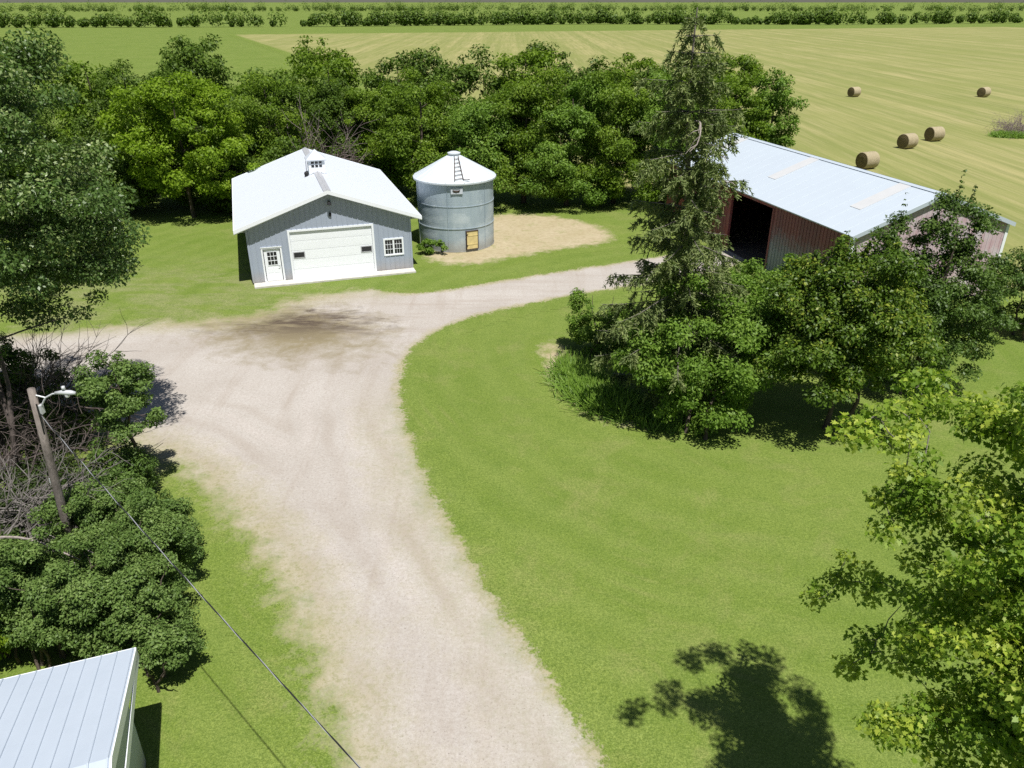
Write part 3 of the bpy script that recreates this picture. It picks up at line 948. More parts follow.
def tree(name, label, cat, base, blobs, nclump, nleaf, rc, lsize, mat, bark, seed, group=None, trunk_r=.18, trunk_top=None, shape=OVAL,
         limbs=None, flat=.62, up=.55, outw=.5, rnd=.75, stems=1, hollow=.45, rough=.28, extra=None, minz=.15, tintspread=.22, wander=.25):
    o = thing(name, (base[0], base[1], 0), 0, label, cat, group)
    Cn, rad, Od, g = crown_clumps(blobs, nclump, rc, seed, rough, hollow)
    n0 = len(Cn)
    if extra is not None:
        ec, er, ed = extra(g, Cn)
        Cn, rad, Od = np.concatenate([Cn, ec]), np.concatenate([rad, er]), np.concatenate([Od, ed])
    ok = Cn[:, 2] > minz
    ok[n0:] = True
    Cn, rad, Od = Cn[ok], rad[ok], Od[ok]
    n0 = int(ok[:n0].sum())
    # trunk and limbs
    b = MB()
    cen = np.average(np.array([bl[:3] for bl in blobs]), axis=0, weights=[bl[3] * bl[4] * bl[5] for bl in blobs])
    tt = trunk_top or max(bl[2] + .55 * bl[5] for bl in blobs)
    skel = []
    for s in range(stems):
        off = np.array([0, 0, 0]) if stems == 1 else np.array([g.normal() * .35, g.normal() * .35, 0])
        lean = (np.array([cen[0], cen[1], 0]) + (0 if stems == 1 else 1) * np.array([g.normal(), g.normal(), 0]) * .5 * max(bl[3] for bl in blobs))
        hh = tt * (1 if stems == 1 else .65 + .35 * g.random())
        pth = [off + lean * (q ** 1.4) + np.array([g.normal() * .1 * wander * 3, g.normal() * .1 * wander * 3, 0]) * (q > 0) + np.array([0, 0, -.2 if q == 0 else hh * q]) for q in np.linspace(0, 1, 7)]
        rr = [trunk_r * (1.25 if q == 0 else (1 - .8 * q)) / (1 if stems == 1 else 1.5) for q in np.linspace(0, 1, 7)]
        b.tube(pth, rr, 9)
        skel += [(np.array(p), r) for p, r in zip(pth, rr)][1:]
    sk = np.array([p for p, _ in skel]); sr = np.array([r for _, r in skel])
    idx = g.permutation(len(Cn))[: (limbs if limbs is not None else int(len(Cn) * .45))]
    if len(Cn) > n0 and shape is MAPLE: idx = np.unique(np.concatenate([idx, np.arange(n0, len(Cn))]))
    idx = idx[np.argsort(np.linalg.norm(Cn[idx] - cen, axis=1))]
    for i in idx:
        c = Cn[i]
        dd = np.linalg.norm(sk - c, axis=1) + np.maximum(0, sk[:, 2] - c[2] + .15 * np.linalg.norm(sk[:, :2] - c[:2], axis=1)) * 1.6
        j = int(dd.argmin())
        p0, r0 = sk[j], max(.012, sr[j] * .62)
        ln = np.linalg.norm(c - p0)
        mids = [p0 + (c - p0) * q + np.array([g.normal(), g.normal(), g.normal() + .8]) * ln * .06 * math.sin(q * math.pi) for q in (0, .33, .66, 1)]
        rs = [r0, r0 * .8, r0 * .55, max(.008, r0 * .28)]
        b.tube(mids, rs, 5, cap=False)
        sk = np.concatenate([sk, mids[1:]]); sr = np.concatenate([sr, rs[1:]])
    b.build('trunk', bark, o)
    # leaves
    wgt = rad ** 2; wgt = wgt / wgt.sum()
    ci = g.choice(len(Cn), nleaf, p=wgt)
    d = unit(g.normal(size=(nleaf, 3)))
    r = g.random(nleaf) ** .45
    P = Cn[ci] + d * (r * rad[ci])[:, None] * np.array([1, 1, flat])
    P[:, 2] = np.maximum(P[:, 2], .05)
    Nm = outw * (.5 * Od[ci] + .6 * d) + up * np.array([0, 0, 1]) + rnd * g.normal(size=(nleaf, 3)) * .7
    T = g.normal(size=(nleaf, 3)) * .6 + d * .8 + np.array([0, 0, -.5])
    ct = g.random(len(Cn))
    tint = .5 + (ct[ci] - .5) * 2 * tintspread + g.normal(size=nleaf) * .2 + .10 * (d[:, 2])
    sz = lsize * (.6 + .75 * g.random(nleaf))
    leaf_mesh('crown', P, Nm, sz, tint, shape, mat, o, T)
    return o


def dpx(base): return (base[1]) * math.cos(PITCH) + CAMH * math.sin(PITCH)


G_W = 'trees of the woods behind the yard'

# --- left, silvery tree
e0 = survey(5, 470)
tree('silver_leaved_tree', 'tall grey green tree with silvery glinting leaves on bare dark stems, left edge', 'tree', e0,
     [(1.6, 1.0, 9.8, 4.0, 3.6, 3.4), (3.0, 2.0, 8.0, 2.6, 2.6, 2.5), (-1.5, 1, 12.4, 3.8, 3.6, 3.0), (1.0, .8, 6.7, 2.9, 2.2, 1.5), (-3.0, 0, 8.5, 3, 3, 3), (2.4, 1.0, 12.6, 2.4, 2.4, 2.2), (2.3, 1.6, 5.6, 1.0, .9, .5), (1.2, .6, 4.6, .8, .8, .4)],
     300, 130000, .76, .135, M['elm'], M['dead_dark'], 3, trunk_r=.15, stems=8, limbs=150, trunk_top=11.0, up=.5, rnd=.95, wander=.8, rough=.46)
# --- bright yellow-green tree
tree('yellow_green_tree', 'rounded bright yellow green tree left of the workshop roof', 'tree', (-25.2, 60.6),
     [(0, 0, 6.6, 5.2, 4.0, 4.2), (2.6, -.5, 4.6, 3.0, 2.8, 3.0), (-3.0, 0, 7.2, 3.4, 3.0, 2.8), (.6, 0, 8.8, 4.0, 3, 2.4), (-1.0, -1.2, 3.4, 3.4, 2.2, 1.8)],
     180, 44000, .82, .24, M['yellow'], M['bark'], 5, trunk_r=.15, minz=1.2, rough=.42)
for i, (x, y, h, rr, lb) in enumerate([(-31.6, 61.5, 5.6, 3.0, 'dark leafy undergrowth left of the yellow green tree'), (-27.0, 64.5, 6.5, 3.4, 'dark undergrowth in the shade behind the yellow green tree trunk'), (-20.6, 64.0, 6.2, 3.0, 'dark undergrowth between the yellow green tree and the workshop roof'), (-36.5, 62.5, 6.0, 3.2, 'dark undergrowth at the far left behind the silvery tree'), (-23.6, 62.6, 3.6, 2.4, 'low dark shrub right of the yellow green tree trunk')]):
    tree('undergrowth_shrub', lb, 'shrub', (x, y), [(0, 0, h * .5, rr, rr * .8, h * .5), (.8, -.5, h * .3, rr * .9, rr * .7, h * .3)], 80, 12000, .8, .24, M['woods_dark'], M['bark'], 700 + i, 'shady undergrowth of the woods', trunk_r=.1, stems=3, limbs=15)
# --- woods: front row then back rows
front = [(-35.5, 57, 9.5, 4.2, 'woods_dark'), (-20.4, 69, 9.6, 3.8, 'woods'), (-31.5, 68, 11, 4.5, 'woods_dark'), (-15.2, 73, 9.0, 3.0, 'woods_dark'), (-12.0, 72.5, 9.4, 3.5, 'woods'),
         (-7.6, 70, 10.0, 3.9, 'woods'), (-3.2, 68.8, 8.8, 3.4, 'fresh'), (1.0, 69.2, 10.2, 3.8, 'woods'), (4.6, 68.2, 9.2, 3.3, 'fresh'), (8.6, 69, 10.0, 3.9, 'woods'), (12.6, 69.2, 9.3, 3.6, 'fresh'),
         (16.5, 70.5, 10.0, 3.4, 'woods')]
lab = ['dark woods tree at the left end beyond the silvery tree', 'mid green woods tree rising behind the left half of the workshop roof', 'dark tall tree standing behind the yellow green tree',
       'short deep green tree between the bare brush and the woods behind the workshop', 'mid green woods tree behind the workshop cupola, right of the bare brush', 'tall mid green tree behind the right side of the workshop roof',
       'fresh green tree right behind the grain bin roof', 'tall mid green tree just right of the grain bin', 'smaller fresh green tree over the left part of the bare soil', 'tall mid green tree over the middle of the bare soil',
       'fresh green tree over the right tip of the bare soil', 'mid green tree behind the spruce, left of the machine shed']
for i, (x, y, h, r, mt) in enumerate(front):
    g = random.Random(100 + i)
    bl = [(0, 0, h * .62, r, r * .9, h * .36), (g.uniform(-1, 1), -1.0, h * .36, r * .95, r * .8, h * .30), (g.uniform(-1.5, 1.5), .3, h * .8, r * .75, r * .7, h * .22), (g.uniform(-2, 2), -1.4, h * .2, r * .8, r * .6, h * .17)]
    y -= 3.6 if x > -11 else 1.5 if x > -25 else 0
    tree('woods_tree', lab[i], 'tree', (x, y), bl, 110, 36000, .92, .205, M[mt], M['bark'], 40 + i, G_W, trunk_r=.2, limbs=35, minz=.5, rough=.5)
back = [(-44, 66), (-38, 74), (-30, 79), (-24, 76), (-18, 80), (-11, 79), (-5, 77), (1, 78), (7, 76.5), (13, 78), (18.5, 78), (-48, 80), (-34, 88), (-22, 90), (-9, 89), (4, 88), (14, 87)]
blab = ['far left dull green tree beyond the silvery tree', 'dull green tree in the second row behind the dark left tree', 'dull green tree deep in the woods behind the yellow green tree', 'dull green tree behind the left eave of the workshop',
        'dull green tree deep behind the workshop ridge', 'dull green tree behind the workshop cupola, second row', 'dull green tree in the second row behind the grain bin cap', 'dull green tree in the second row just right of the grain bin',
        'dull green tree in the second row over the bare soil patch', 'dull green tree in the second row left of the spruce top', 'dull green tree in the second row behind the spruce top',
        'rear row tree at the far left top corner', 'rear row tree above the yellow green tree', 'rear row tree above the left workshop roof', 'rear row tree above the workshop right eave', 'rear row tree above the grain bin', 'rear row tree beside the spruce top']
for i, (x, y) in enumerate(back):
    g = random.Random(300 + i)
    h = g.uniform(10.2, 12.2) if i < 11 else g.uniform(10.5, 12.5); r = g.uniform(3.6, 4.6)
    bl = [(0, 0, h * .62, r, r * .9, h * .36), (g.uniform(-1.5, 1.5), -.6, h * .38, r, r * .9, h * .3), (g.uniform(-1.5, 1.5), .3, h * .82, r * .7, r * .7, h * .2)]
    tree('woods_tree', blab[i], 'tree', (x, y), bl, 90, 9000, .95, .34, M[('woods_far', 'woods', 'woods_dark')[i % 3]], M['bark'], 400 + i, G_W, trunk_r=.2, limbs=14, minz=.6)
# trees beyond the far end of the shed
for i, (x, y, h, r, mt, lb) in enumerate([(19.8, 72.5, 10.0, 3.0, 'woods', 'leafy green tree at the far end of the machine shed roof'), (23.6, 73.5, 9.6, 2.5, 'fresh', 'fresh green tree at the field edge beyond the machine shed'), (22.0, 79.0, 11.0, 3.4, 'woods', 'taller green tree behind the pair at the shed end')]):
    tree('woods_tree', lb, 'tree', (x, y), [(0, 0, h * .6, r, r * .9, h * .36), (.6, -.6, h * .33, r * .8, r * .7, h * .28), (-.4, 0, h * .82, r * .7, r * .7, h * .2)], 110, 15000, .72, .25, M[mt], M['bark'], 480 + i, G_W, limbs=30, minz=.5)


# bare brown brush behind the workshop ridge
def twig_thing(name, label, cat, loc, n, spread, height, mat, seed, r0=.03, arch=.4, group=None):
    g = np.random.default_rng(seed)
    b = MB()
    for i in range(n):
        a = g.random() * 2 * math.pi; rr = spread * math.sqrt(g.random()) * .6
        p = np.array([rr * math.cos(a), rr * math.sin(a), -.05])
        d = unit(np.array([math.cos(a) * arch + g.normal() * .3, math.sin(a) * arch + g.normal() * .3, 1.0]))
        ln = height * (.5 + .6 * g.random())
        path = [p]
        for k in range(6):
            d = unit(d + g.normal(size=3) * .16 + np.array([math.cos(a) * .05, math.sin(a) * .05, -.05 * k * arch]))
            path.append(path[-1] + d * ln / 6)
        b.tube(path, [r0 * (1 - .13 * k) for k in range(7)], 5, cap=False)
        for k in (2, 3, 4, 5):
            for _ in range(2):
                dd = unit(d + g.normal(size=3) * .7); q = [path[k]]
                for m in range(3): dd = unit(dd + g.normal(size=3) * .2); q.append(q[-1] + dd * ln * .09)
                b.tube(q, [r0 * .45, r0 * .4, r0 * .3, r0 * .2], 4, cap=False)
    o = b.build(name, mat)
    o.location = (loc[0], loc[1], 0)
    return tag(o, label, cat, group)


twig_thing('bare_brush', 'leafless brown brush behind the workshop roof peak', 'brush', (-16.6, 67.5), 90, 2.6, 7.6, M['brush'], 61, .035, .3)

twig_thing('bare_brush', 'dark thin leafless stems standing below the silvery tree at the left edge', 'brush', survey(30, 422), 70, 2.2, 4.8, M['dead_dark'], 62, .022, .34)

# --- spruce
sp0 = survey(668, 405)
spr = thing('spruce_tree', (sp0[0], sp0[1], 0), 0, 'tall ragged spruce with drooping branches and a grey broken top', 'spruce')
g = np.random.default_rng(77)
SPH = 15.2
b = MB()


def spine(z): return np.array([.25 * math.sin(z * .35) - .01 * z, .1 * math.sin(z * .5), z])


b.tube([spine(z) if z > 0 else np.array([0, 0, -.2]) for z in np.linspace(0, SPH, 14)], [.24 * (1 - z / SPH) + .02 for z in np.linspace(0, SPH, 14)], 9)
P, T, Nn, SZ, WD, TI = [], [], [], [], [], []
z = 1.2
while z < SPH - .2:
    fr = z / SPH
    n = 5 if z < 12 else 4
    a0 = g.random() * 6.28
    for k in range(n):
        if g.random() < .13: continue
        a = a0 + k * 6.283 / n + g.normal() * .25
        ln = (3.45 * (1 - fr) ** .55 + .45) * (.42 + .72 * g.random())
        ln *= 1.0 - .35 * (z < 2.6) + .26 * max(0, -math.cos(a)) * (2.6 < z < 6) - .30 * max(0, math.cos(a)) * (3.5 < z < 9.0) - .12 * (z > 9)
        p = spine(z); path = [p]; dz = .22 - .25 * (1 - fr)
        for s_ in range(7):
            q = s_ / 6
            step = np.array([math.cos(a + g.normal() * .05), math.sin(a + g.normal() * .05), dz - .62 * q + .55 * q * q])
            path.append(path[-1] + unit(step) * ln / 7)
        b.tube(path, [.045 * (1 - fr * .5) * (1 - .12 * i) for i in range(8)], 5, cap=False)
        path = np.array(path)
        # hanging branchlets along the branch
        m = int(ln * 17)
        for _ in range(m):
            t = .04 + .96 * g.random() ** .85; i = min(int(t * 7), 6); f = t * 7 - i
            q0 = path[i] + (path[i + 1] - path[i]) * f
            side = g.choice([-1, 1]); fw = unit(path[i + 1] - path[i]); sd = np.cross(fw, [0, 0, 1]) * side
            bl = (.35 + .5 * g.random()) * (1.1 - .45 * t)
            dirn = unit(fw * .55 + sd * (.55 + .35 * g.random()) + np.array([0, 0, -.75 - .5 * g.random()]))
            nn = int(9 + bl * 22)
            tt = g.random(nn)
            pp = q0 + dirn * (tt * bl)[:, None] + np.array([0, 0, -.18])* (tt ** 2)[:, None] * bl
            P.append(pp); T.append(unit(dirn + g.normal(size=(nn, 3)) * .55)); Nn.append(g.normal(size=(nn, 3)) + np.array([0, 0, .5]))
            SZ.append(.11 + .09 * g.random(nn)); WD.append(.028 + .022 * g.random(nn)); TI.append(np.full(nn, .28 + .5 * g.random()) + g.normal(size=nn) * .15 + .2 * tt)
    z += .38 + .2 * g.random()
b.build('trunk', M['bark_grey'], spr)
leaf_mesh('needles', np.concatenate(P), np.concatenate(Nn), np.concatenate(SZ), np.concatenate(TI), SLIVER, M['spruce'], spr, np.concatenate(T), np.concatenate(WD))
b = MB()
c0 = spine(11.4)
for i in range(3):
    a = R(-50 + i * 26) + g.normal() * .2
    q = [c0 + np.array([0, -.1, -i * .45])]; d = np.array([math.cos(a), -.55, .25 - .2 * i])
    for s_ in range(7):
        d = unit(d + g.normal(size=3) * .28 + np.array([0, 0, -.2])); q.append(q[-1] + d * .33)
    b.tube(q, [.045 * (1 - .1 * s_) for s_ in range(8)], 5, cap=False)
    for s_ in (3, 4, 5, 6):
        dd = unit(d + g.normal(size=3) * .8); b.tube([q[s_], q[s_] + dd * .25, q[s_] + dd * .42 + np.array([0, 0, -.1])], [.02, .015, .008], 4, cap=False)
b.build('dead_branch', M['pale'], spr)

# --- shrubs and trees round the spruce
c1 = survey(695, 432)
tree('broad_bush_tree', 'dense mid green bushy tree in front of the spruce, rounded', 'tree', c1,
     [(0, 1.0, 3.4, 2.7, 2.4, 2.7), (1.4, 1.2, 3.6, 2.0, 2.0, 2.0), (-1.4, .6, 2.4, 1.7, 1.6, 1.8), (0, 0, 1.7, 2.2, 1.6, 1.5)], 150, 36000, .55, .15, M['fresh'], M['bark'], 21, trunk_r=.12, stems=3, limbs=50)
c1b = survey(758, 352)
tree('broad_bush_tree', 'mid green bushy tree between the spruce and the shed opening', 'tree', c1b,
     [(0, 0, 2.7, 2.5, 2.2, 2.3), (-2.0, -.8, 2.4, 2.0, 1.8, 2.0)], 110, 24000, .55, .15, M['fresh'], M['bark'], 22, trunk_r=.12, stems=3, limbs=40, extra=None)
c2 = survey(590, 352)
tree('sapling_bush', 'light green bush with upright shoots at the left foot of the spruce', 'bush', c2,
     [(.2, 0, 1.3, 1.3, 1.1, 1.2), (-.5, .2, 2.0, .5, .5, 1.4), (1.6, .1, 1.3, 1.4, 1.1, 1.2)], 80, 14000, .36, .12, M['fresh'], M['bark'], 23, trunk_r=.07, stems=4, limbs=24)


def shoots(zt, n, hgt, rr, w=.24):
    def f(g, Cn):
        cs, rs, ds = [], [], []
        top = Cn[Cn[:, 2] > np.percentile(Cn[:, 2], 70)]
        for i in range(n):
            p = top[g.integers(len(top))].copy(); ln = hgt * (.5 + .7 * g.random()); lean = g.normal(size=2) * .18
            for k in range(7):
                cs.append(p + np.array([lean[0] * k / 6, lean[1] * k / 6, ln * k / 6])); rs.append(w * (1.25 - .12 * k)); ds.append(np.array([lean[0], lean[1], .5]))
        return np.array(cs), np.array(rs), np.array(ds)
    return f


c3 = survey(834, 438)
tree('lime_tipped_tree', 'dark glossy tree with lime tipped upright shoots before the shed corner', 'tree', c3,
     [(0, .6, 4.2, 3.1, 3.0, 2.2), (-1.2, .2, 3.4, 2.2, 2.4, 1.5), (1.4, .3, 3.5, 2.1, 2.4, 1.6), (-.2, 1.2, 5.7, 2.5, 2.2, 1.7), (-1.4, 1.2, 4.9, 1.8, 1.8, 1.7), (1.3, 1.2, 5.0, 1.8, 1.8, 1.6)], 210, 66000, .56, .145, M['lime'], M['bark'], 31, trunk_r=.15, stems=2, limbs=60, extra=shoots(0, 34, 1.2, 0), minz=1.75)
c4 = survey(908, 394)
tree('plum_tree', 'dark green open tree with arching twigs before the pink shed gable', 'tree', c4,
     [(0, .8, 4.0, 2.8, 2.6, 3.0), (-1.3, .8, 5.6, 1.9, 2, 1.8), (1.5, .6, 3.4, 2.1, 2, 2.4), (.5, .6, 7.1, 1.7, 1.5, 1.7), (-.8, 0, 2.0, 2.2, 1.7, 1.8), (1.3, .4, 4.9, 1.5, 1.5, 1.5), (-2.0, .4, 4.4, 1.5, 1.6, 1.7)], 270, 64000, .46, .125, M['plum'], M['bark'], 33, trunk_r=.16, stems=3, limbs=100, extra=shoots(0, 40, 1.2, 0, .15), rough=.5)
c5 = survey(1020, 338)
tree('round_bush', 'rounded deep green bush on the lawn at the right edge', 'bush', c5,
     [(-.3, .6, 2.3, 2.2, 2, 2.2), (1.5, .4, 2.8, 2, 1.8, 2.3)], 90, 22000, .5, .14, M['plum'], M['bark'], 35, trunk_r=.1, stems=3, limbs=25)

# --- foreground maple
mp = (9.9, 8.7)


def rel(u, v, z):
    x, y = survey(u, v, z)
    return (x - mp[0], y - mp[1], z)


def sprays(g, Cn):
    tips = [(848, 426, 10.2), (862, 420, 10.2), (876, 418, 10.2), (890, 414, 10.0), (905, 408, 10.0), (893, 436, 9.8), (912, 425, 9.9), (915, 385, 10.0), (935, 372, 10.1), (925, 400, 9.8),
            (884, 505, 8.2), (900, 498, 8.3), (915, 494, 8.3), (930, 488, 8.4), (905, 512, 8.0), (892, 528, 7.9), (915, 525, 8.0), (935, 510, 8.2), (905, 470, 8.9), (925, 460, 9.0),
            (814, 600, 4.6), (824, 590, 4.7), (836, 576, 4.8), (850, 562, 4.9), (845, 580, 4.8), (862, 572, 5.0), (880, 582, 5.2), (898, 590, 5.5), (872, 598, 5.0), (915, 600, 5.9),
            (862, 640, 5.0), (880, 628, 5.2), (900, 630, 5.6), (875, 655, 5.1), (855, 668, 4.9), (895, 660, 5.4), (910, 570, 7.2), (925, 550, 7.4)]
    C = np.array([rel(*t) for t in tips], float) + g.normal(size=(len(tips), 3)) * .05
    return C, .24 + .14 * g.random(len(C)), unit(C - np.array([0, 0, 6]))


tree('maple_tree', 'large yellow green maple with lobed leaves in the right foreground', 'tree', mp,
     [(*rel(985, 426, 9.2), 1.05, .95, .7), (*rel(1003, 520, 8.5), 1.25, 1.1, .9), (*rel(985, 625, 7.2), 1.3, 1.2, .9), (*rel(1085, 560, 8.6), 1.9, 1.6, 1.5), (*rel(965, 730, 6.2), 1.4, 1.2, .9), (*rel(1100, 700, 7), 2.0, 1.8, 1.4), (*rel(1100, 430, 10.2), 1.6, 1.3, 1.1)],
     200, 50000, .40, .086, M['maple'], M['bark_grey'], 55, trunk_r=.22, shape=MAPLE, limbs=110, extra=sprays, flat=.6, up=.5, rnd=.85, hollow=.3, rough=.45, tintspread=.3)

# --- left: small round tree, lilac thicket, dead branches
s0 = survey(147, 486)
tree('small_round_tree', 'small round crowned tree standing at the gravel edge beside the lamp', 'tree', s0,
     [(-.15, 0, 4.0, 1.2, 1.1, 1.15), (.1, -.2, 3.1, 1.05, 1, .8)], 85, 19000, .30, .10, M['lilac'], M['bark'], 71, trunk_r=.09, limbs=30, minz=1.3)
s1 = survey(122, 500)
tree('low_bush', 'low dark bush in the shade under the small round tree', 'bush', s1, [(-.2, .2, 1.0, 1.4, 1.3, 1.0), (.4, 0, .9, .9, .9, .9)], 60, 13000, .36, .10, M['plum'], M['bark'], 72, trunk_r=.06, stems=3, limbs=15)
s2 = survey(-18, 400)
tree('low_bush', 'green bush at the left edge below the silvery tree', 'bush', s2, [(0, 0, 3.4, 1.6, 1.6, 1.6)], 40, 8000, .45, .13, M['fresh'], M['bark'], 73, trunk_r=.08, limbs=15)
for i, (u, v, lb) in enumerate([(30, 500, 'bush coloured dark as shade under the grey dead branches'), (85, 520, 'bush coloured dark as shade right of the pole behind the lilacs'), (-20, 540, 'bush coloured dark as shade at the left edge under the dead branches')]):
    tree('low_bush', lb, 'bush', survey(u, v), [(0, 0, .6, 1.9, 1.6, .6)], 50, 9000, .4, .11, M['shade_leaf'], M['bark'], 74 + i, trunk_r=.05, stems=3, limbs=10)  # near-black leaves stand in for the shade behind the pole
for i, (u, v, h, lb) in enumerate([(22, 415, 3.6, 'sparse dark green shrub on dark stems behind the lamp pole'), (-12, 430, 3.4, 'dark green shrub at the left edge behind the dead branches'), (62, 440, 2.2, 'low dark green tangle between the lamp and the silvery tree')]):
    tree('stemmy_shrub', lb, 'shrub', survey(u, v), [(0, 0, h * .55, 1.7, 1.4, h * .45), (.9, .2, h * .4, 1.2, 1.1, h * .35)], 70, 9000, .36, .12, M['woods_dark'], M['dead_dark'], 95 + i, trunk_r=.05, stems=6, limbs=60, rough=.55, minz=.3)
lil = [((118, 622), 1.0, 'lilac bush nearest the gravel lane, right of the outbuilding roof corner'), ((150, 575), .92, 'lilac bush reaching towards the grass strip under the cable'), ((66, 625), 1.05, 'lilac bush in front of the wooden pole'),
       ((20, 600), 1.0, 'lilac bush left of the wooden pole by the dead branches'), ((158, 640), .72, 'small lilac bush at the grass edge beside the roof corner'),
       ((112, 530), .95, 'lilac bush behind the others, right of the pole top half'), ((165, 530), .8, 'lilac bush at the gravel edge below the small round tree')]
for i, ((u, v), sc, lb) in enumerate(lil):
    c = survey(u, v + 34)
    tree('lilac_bush', lb, 'bush', c, [(0, .3, 1.85 * sc, 1.55 * sc, 1.4 * sc, 1.5 * sc), (.7 * sc, -.2, 1.4 * sc, 1.1 * sc, 1.0 * sc, 1.2 * sc), (-.8 * sc, .2, 1.6 * sc, 1.1 * sc, 1.1 * sc, 1.3 * sc)],
         int(120 * sc), int(38000 * sc * sc), .30, .082, M['lilac'], M['bark'], 80 + i, 'lilac bushes under the pole', trunk_r=.06, stems=5, limbs=30, rough=.45, minz=.8)
c = survey(-2, 660)
tree('yellow_green_shrub', 'yellow green shrub at the lower left edge beside the lilacs', 'bush', c, [(0, 0, 1.7, 1.0, 1.0, 1.5), (-.5, -.4, 1.2, .9, .9, 1.1)], 45, 6500, .34, .14, M['yellow'], M['bark'], 90, trunk_r=.05, stems=3, limbs=14)
# dead branches
g = np.random.default_rng(5)


def dead_heap(name, label, loc, n, rad, hmax, mat, seed, lean):
    g = np.random.default_rng(seed); b = MB()
    for i in range(n):
        a = g.random() * 6.28; r = rad * math.sqrt(g.random())
        p = np.array([math.cos(a) * r, math.sin(a) * r * .8, hmax * g.random() * .5])
        d = unit(np.array([lean[0] + g.normal() * .75, lean[1] + g.normal() * .7, .25 + .45 * g.normal()]))
        ln = 1.2 + 2.2 * g.random(); r0 = .012 + .028 * g.random() ** 2; path = [p]
        for k in range(8):
            d = unit(d + g.normal(size=3) * .17); q = path[-1] + d * ln / 8; q[2] = min(max(q[2], .05), hmax); path.append(q)
        b.tube(path, [r0 * (1 - .1 * k) for k in range(9)], 5, cap=False)
        for k in (2, 4, 5, 6, 7):
            dd = unit(d + g.normal(size=3) * .75); q = [path[k]]
            for m in range(4): dd = unit(dd + g.normal(size=3) * .22); q.append(q[-1] + dd * ln * .08)
            b.tube(q, [r0 * .5, r0 * .42, r0 * .34, r0 * .25, r0 * .15], 4, cap=False)
    o = b.build(name, mat); o.location = (loc[0], loc[1], 0)
    return tag(o, label, 'branch pile')


dead_heap('dead_branch_pile', 'tangled pile of bare grey branches behind the wooden pole', survey(38, 545), 150, 2.1, 2.7, M['dead'], 15, (.5, .25))
dead_heap('dead_branch_pile', 'dark bare twigs standing under the silvery tree', survey(40, 470), 120, 2.2, 4.6, M['dead_dark'], 16, (.1, .1))
b = MB(); k0 = Vector((*survey(-40, 545, 2.6), 2.6)); k1 = Vector((*survey(84, 556, 2.7), 2.7))
pp = []
for i in range(10):
    t = i / 9; p = k0.lerp(k1, t); p.z += .22 * math.sin(t * 3) ; p.y += .25 * math.sin(t * 4.0); pp.append(p - k0)
b.tube(pp, [.05 - .004 * i for i in range(10)], 6)
for i in (5, 7, 8): b.tube([pp[i], pp[i] + Vector((.4, .05, .18)), pp[i] + Vector((.75, -.1, .12))], [.025, .018, .008], 5)
fb = b.build('fallen_branch', M['pale']); fb.location = k0; tag(fb, 'long pale bare branch lying across the lilac by the pole foot', 'branch')


# --- tall weeds, plants
def blades(name, label, cat, pts, n, spread, h, mat, seed, kind=None, wid=.02):
    g = np.random.default_rng(seed); pts = np.array(pts)
    o = thing(name, (pts[0][0], pts[0][1], 0), 0, label, cat) if not kind else None
    i = g.integers(len(pts) - 1, size=n) if len(pts) > 1 else np.zeros(n, int)
    t = g.random(n)[:, None]
    c = pts[i] * (1 - t) + (pts[np.minimum(i + 1, len(pts) - 1)]) * t
    P = np.zeros((n, 3)); P[:, :2] = c + g.normal(size=(n, 2)) * spread
    T = np.stack([g.normal(size=n) * .6, g.normal(size=n) * .6 - .15, np.ones(n)], 1)
    sz = h * (.45 + .7 * g.random(n))
    N = np.stack([g.normal(size=n) * .7, g.normal(size=n) * .7 - .8, .3 + g.random(n) * .9], 1)
    ti = .5 + g.normal(size=n) * .25
    if o: P[:, :2] -= pts[0]
    m = leaf_mesh(name if kind else 'blades', P, N, sz, ti, SLIVER, mat, o, T, wid * (.6 + .8 * g.random(n)))
    if kind: tag(m, label, cat, kind=kind)
    return o or m


wp = [survey(u, v) for u, v in ((572, 374), (583, 391), (600, 404), (624, 413))]
blades('tall_grass', 'tall bright green grass along the bed edge below the spruce', 'grass', wp, 5200, .42, .95, M['weed'], 1, 'stuff', .035)
wp = [survey(u, v) for u, v in ((625, 410), (645, 420), (672, 428))]
blades('tall_grass', 'lower tangle of green grass at the foot of the bushy tree', 'grass', wp, 2200, .3, .5, M['weed'], 2, 'stuff', .03)
cbn = survey(436, 253)
tree('leafy_weed', 'leafy green weed clump growing at the foot of the grain bin', 'plant', (cbn[0] - .2, cbn[1] - .3), [(-.35, 0, .55, .5, .4, .55), (.55, -.1, .5, .4, .35, .6), (.1, 0, .35, .6, .3, .35)], 26, 1900, .24, .15, M['fresh'], M['bark'], 95, trunk_r=.03, stems=4, limbs=10)

# ------------------------------------------------------------------ hay bales
bale = thing('hay_bale', (0, 0, 0), 0, 'x', 'hay bale', 'round hay bales on the field')
b = MB(); prof = []
nb = 40; RBL, LB = .78, 1.5
gg = random.Random(4)
rings = []
for j, (y, rr) in enumerate([(-LB / 2, RBL * .95), (-LB / 2 + .05, RBL), (-.4, RBL * 1.01), (0, RBL * 1.0), (.4, RBL * 1.01), (LB / 2 - .05, RBL), (LB / 2, RBL * .95)]):
    ring = []
    for k in range(nb):
        a = 2 * math.pi * k / nb; q = rr * (1 + gg.uniform(-.012, .012))
        zz = RBL - .02 + q * math.sin(a); zz = max(zz, .0)
        ring.append((q * math.cos(a), y, zz))
    rings.append(ring)
for j in range(len(rings) - 1):
    b.add(rings[j] + rings[j + 1], [(k, (k + 1) % nb, nb + (k + 1) % nb, nb + k) for k in range(nb)])
b.build('wrap', M['straw'], bale, True)
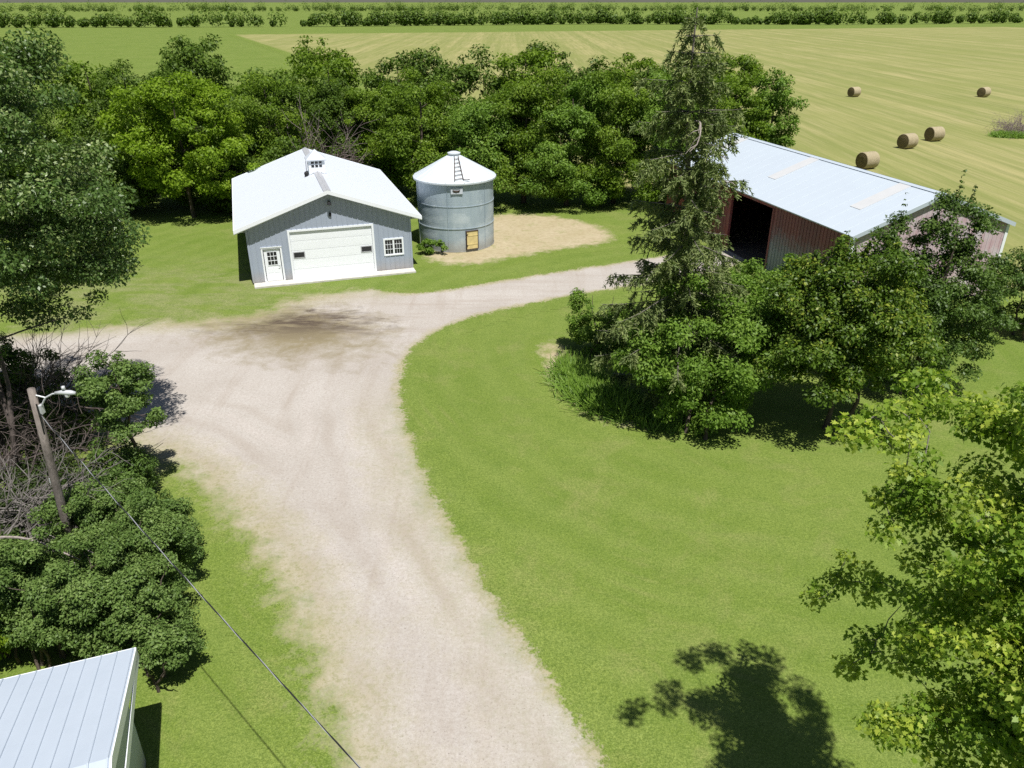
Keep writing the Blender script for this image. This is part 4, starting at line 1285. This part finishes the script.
for s in (-1, 1):
    b = MB(); y = s * LB / 2
    ring = rings[0] if s < 0 else rings[-1]
    b.add([(x * .55, y + s * .02, RBL + (z - RBL) * .55) for x, _, z in ring] + list(ring) + [(0, y + s * .025, RBL)],
          [(k, (k + 1) % nb, nb + (k + 1) % nb, nb + k) for k in range(nb)] + [((k + 1) % nb, k, 2 * nb) for k in range(nb)])
    b.build('end_face', M['straw_end'], bale)
bl_ = [((869, 170), 0, 'hay bale nearest the machine shed roof'), ((909, 149.5), 4, 'left bale of the close pair on the field'), ((936, 142), -5, 'right bale of the close pair on the field'),
       ((855, 97.3), 3, 'distant hay bale beyond the machine shed on the far field'), ((985, 97.6), 8, 'distant hay bale beyond the brush heap')]
for i, ((u, v), rz, lb) in enumerate(bl_):
    if i == 0: o = bale
    else:
        o = bale.copy(); COL.objects.link(o)
        for ch in bale.children:
            if ch.parent is bale:
                cc = ch.copy(); COL.objects.link(cc); cc.parent = o
    x, y = survey(u, v); o.location = (x, y + .75, .012); o.rotation_euler = (0, 0, R(-68 + rz)); o['label'] = lb; o.scale = (1.08, 1.08, 1.08)

# brush heap on the field
hp = survey(1016, 137)
twig = dead_heap('brush_heap', 'purple grey brush heap on the hay field at the right edge', (hp[0] + 1.6, hp[1] + 1.5), 300, 3.4, 2.6, M['brush'], 19, (.5, .1))
blades('tall_grass', 'green weeds along the foot of the brush heap', 'grass', [(hp[0] - 2.2, hp[1] + .2), (hp[0], hp[1] - .6), (hp[0] + 3, hp[1] - 1.2), (hp[0] + 6, hp[1] - 1)], 5000, .5, .8, M['weed'], 3, 'stuff', .06)


# ------------------------------------------------------------------ far shelterbelts at the horizon
def belt(name, pts, n, h, seed):
    g = np.random.default_rng(seed); pts = np.array(pts, float)
    seg = np.linalg.norm(np.diff(pts, axis=0), axis=1); m = int(seg.sum() / 2.6)
    t = g.random(m); i = (g.random(m) * (len(pts) - 1)).astype(int)
    c = pts[i] * (1 - t[:, None]) + pts[i + 1] * t[:, None]
    hh = h * (.35 + .95 * g.random(m) ** 1.6); cr = hh * (.4 + .35 * g.random(m))
    k = g.integers(m, size=n); d = unit(g.normal(size=(n, 3)))
    P = np.stack([c[k, 0], c[k, 1], hh[k] * .55], 1) + d * np.stack([cr[k], cr[k], hh[k] * .5], 1) * (g.random(n) ** .4)[:, None]
    P[:, 2] = np.maximum(P[:, 2], .2)
    o = leaf_mesh(name, P, d + np.array([0, 0, .4]) + g.normal(size=(n, 3)) * .4, 1.1 + 1.0 * g.random(n), .5 + g.normal(size=n) * .25, OVAL, M['woods_far'], None)
    return tag(o, 'far shelterbelt trees along the horizon', 'woods', kind='stuff')


belt('far_woods', [(-420, 520), (-120, 560), (60, 620), (240, 600), (520, 700)], 70000, 10, 8)
belt('far_woods', [(-900, 1250), (0, 1400), (1100, 1300)], 50000, 14, 9)
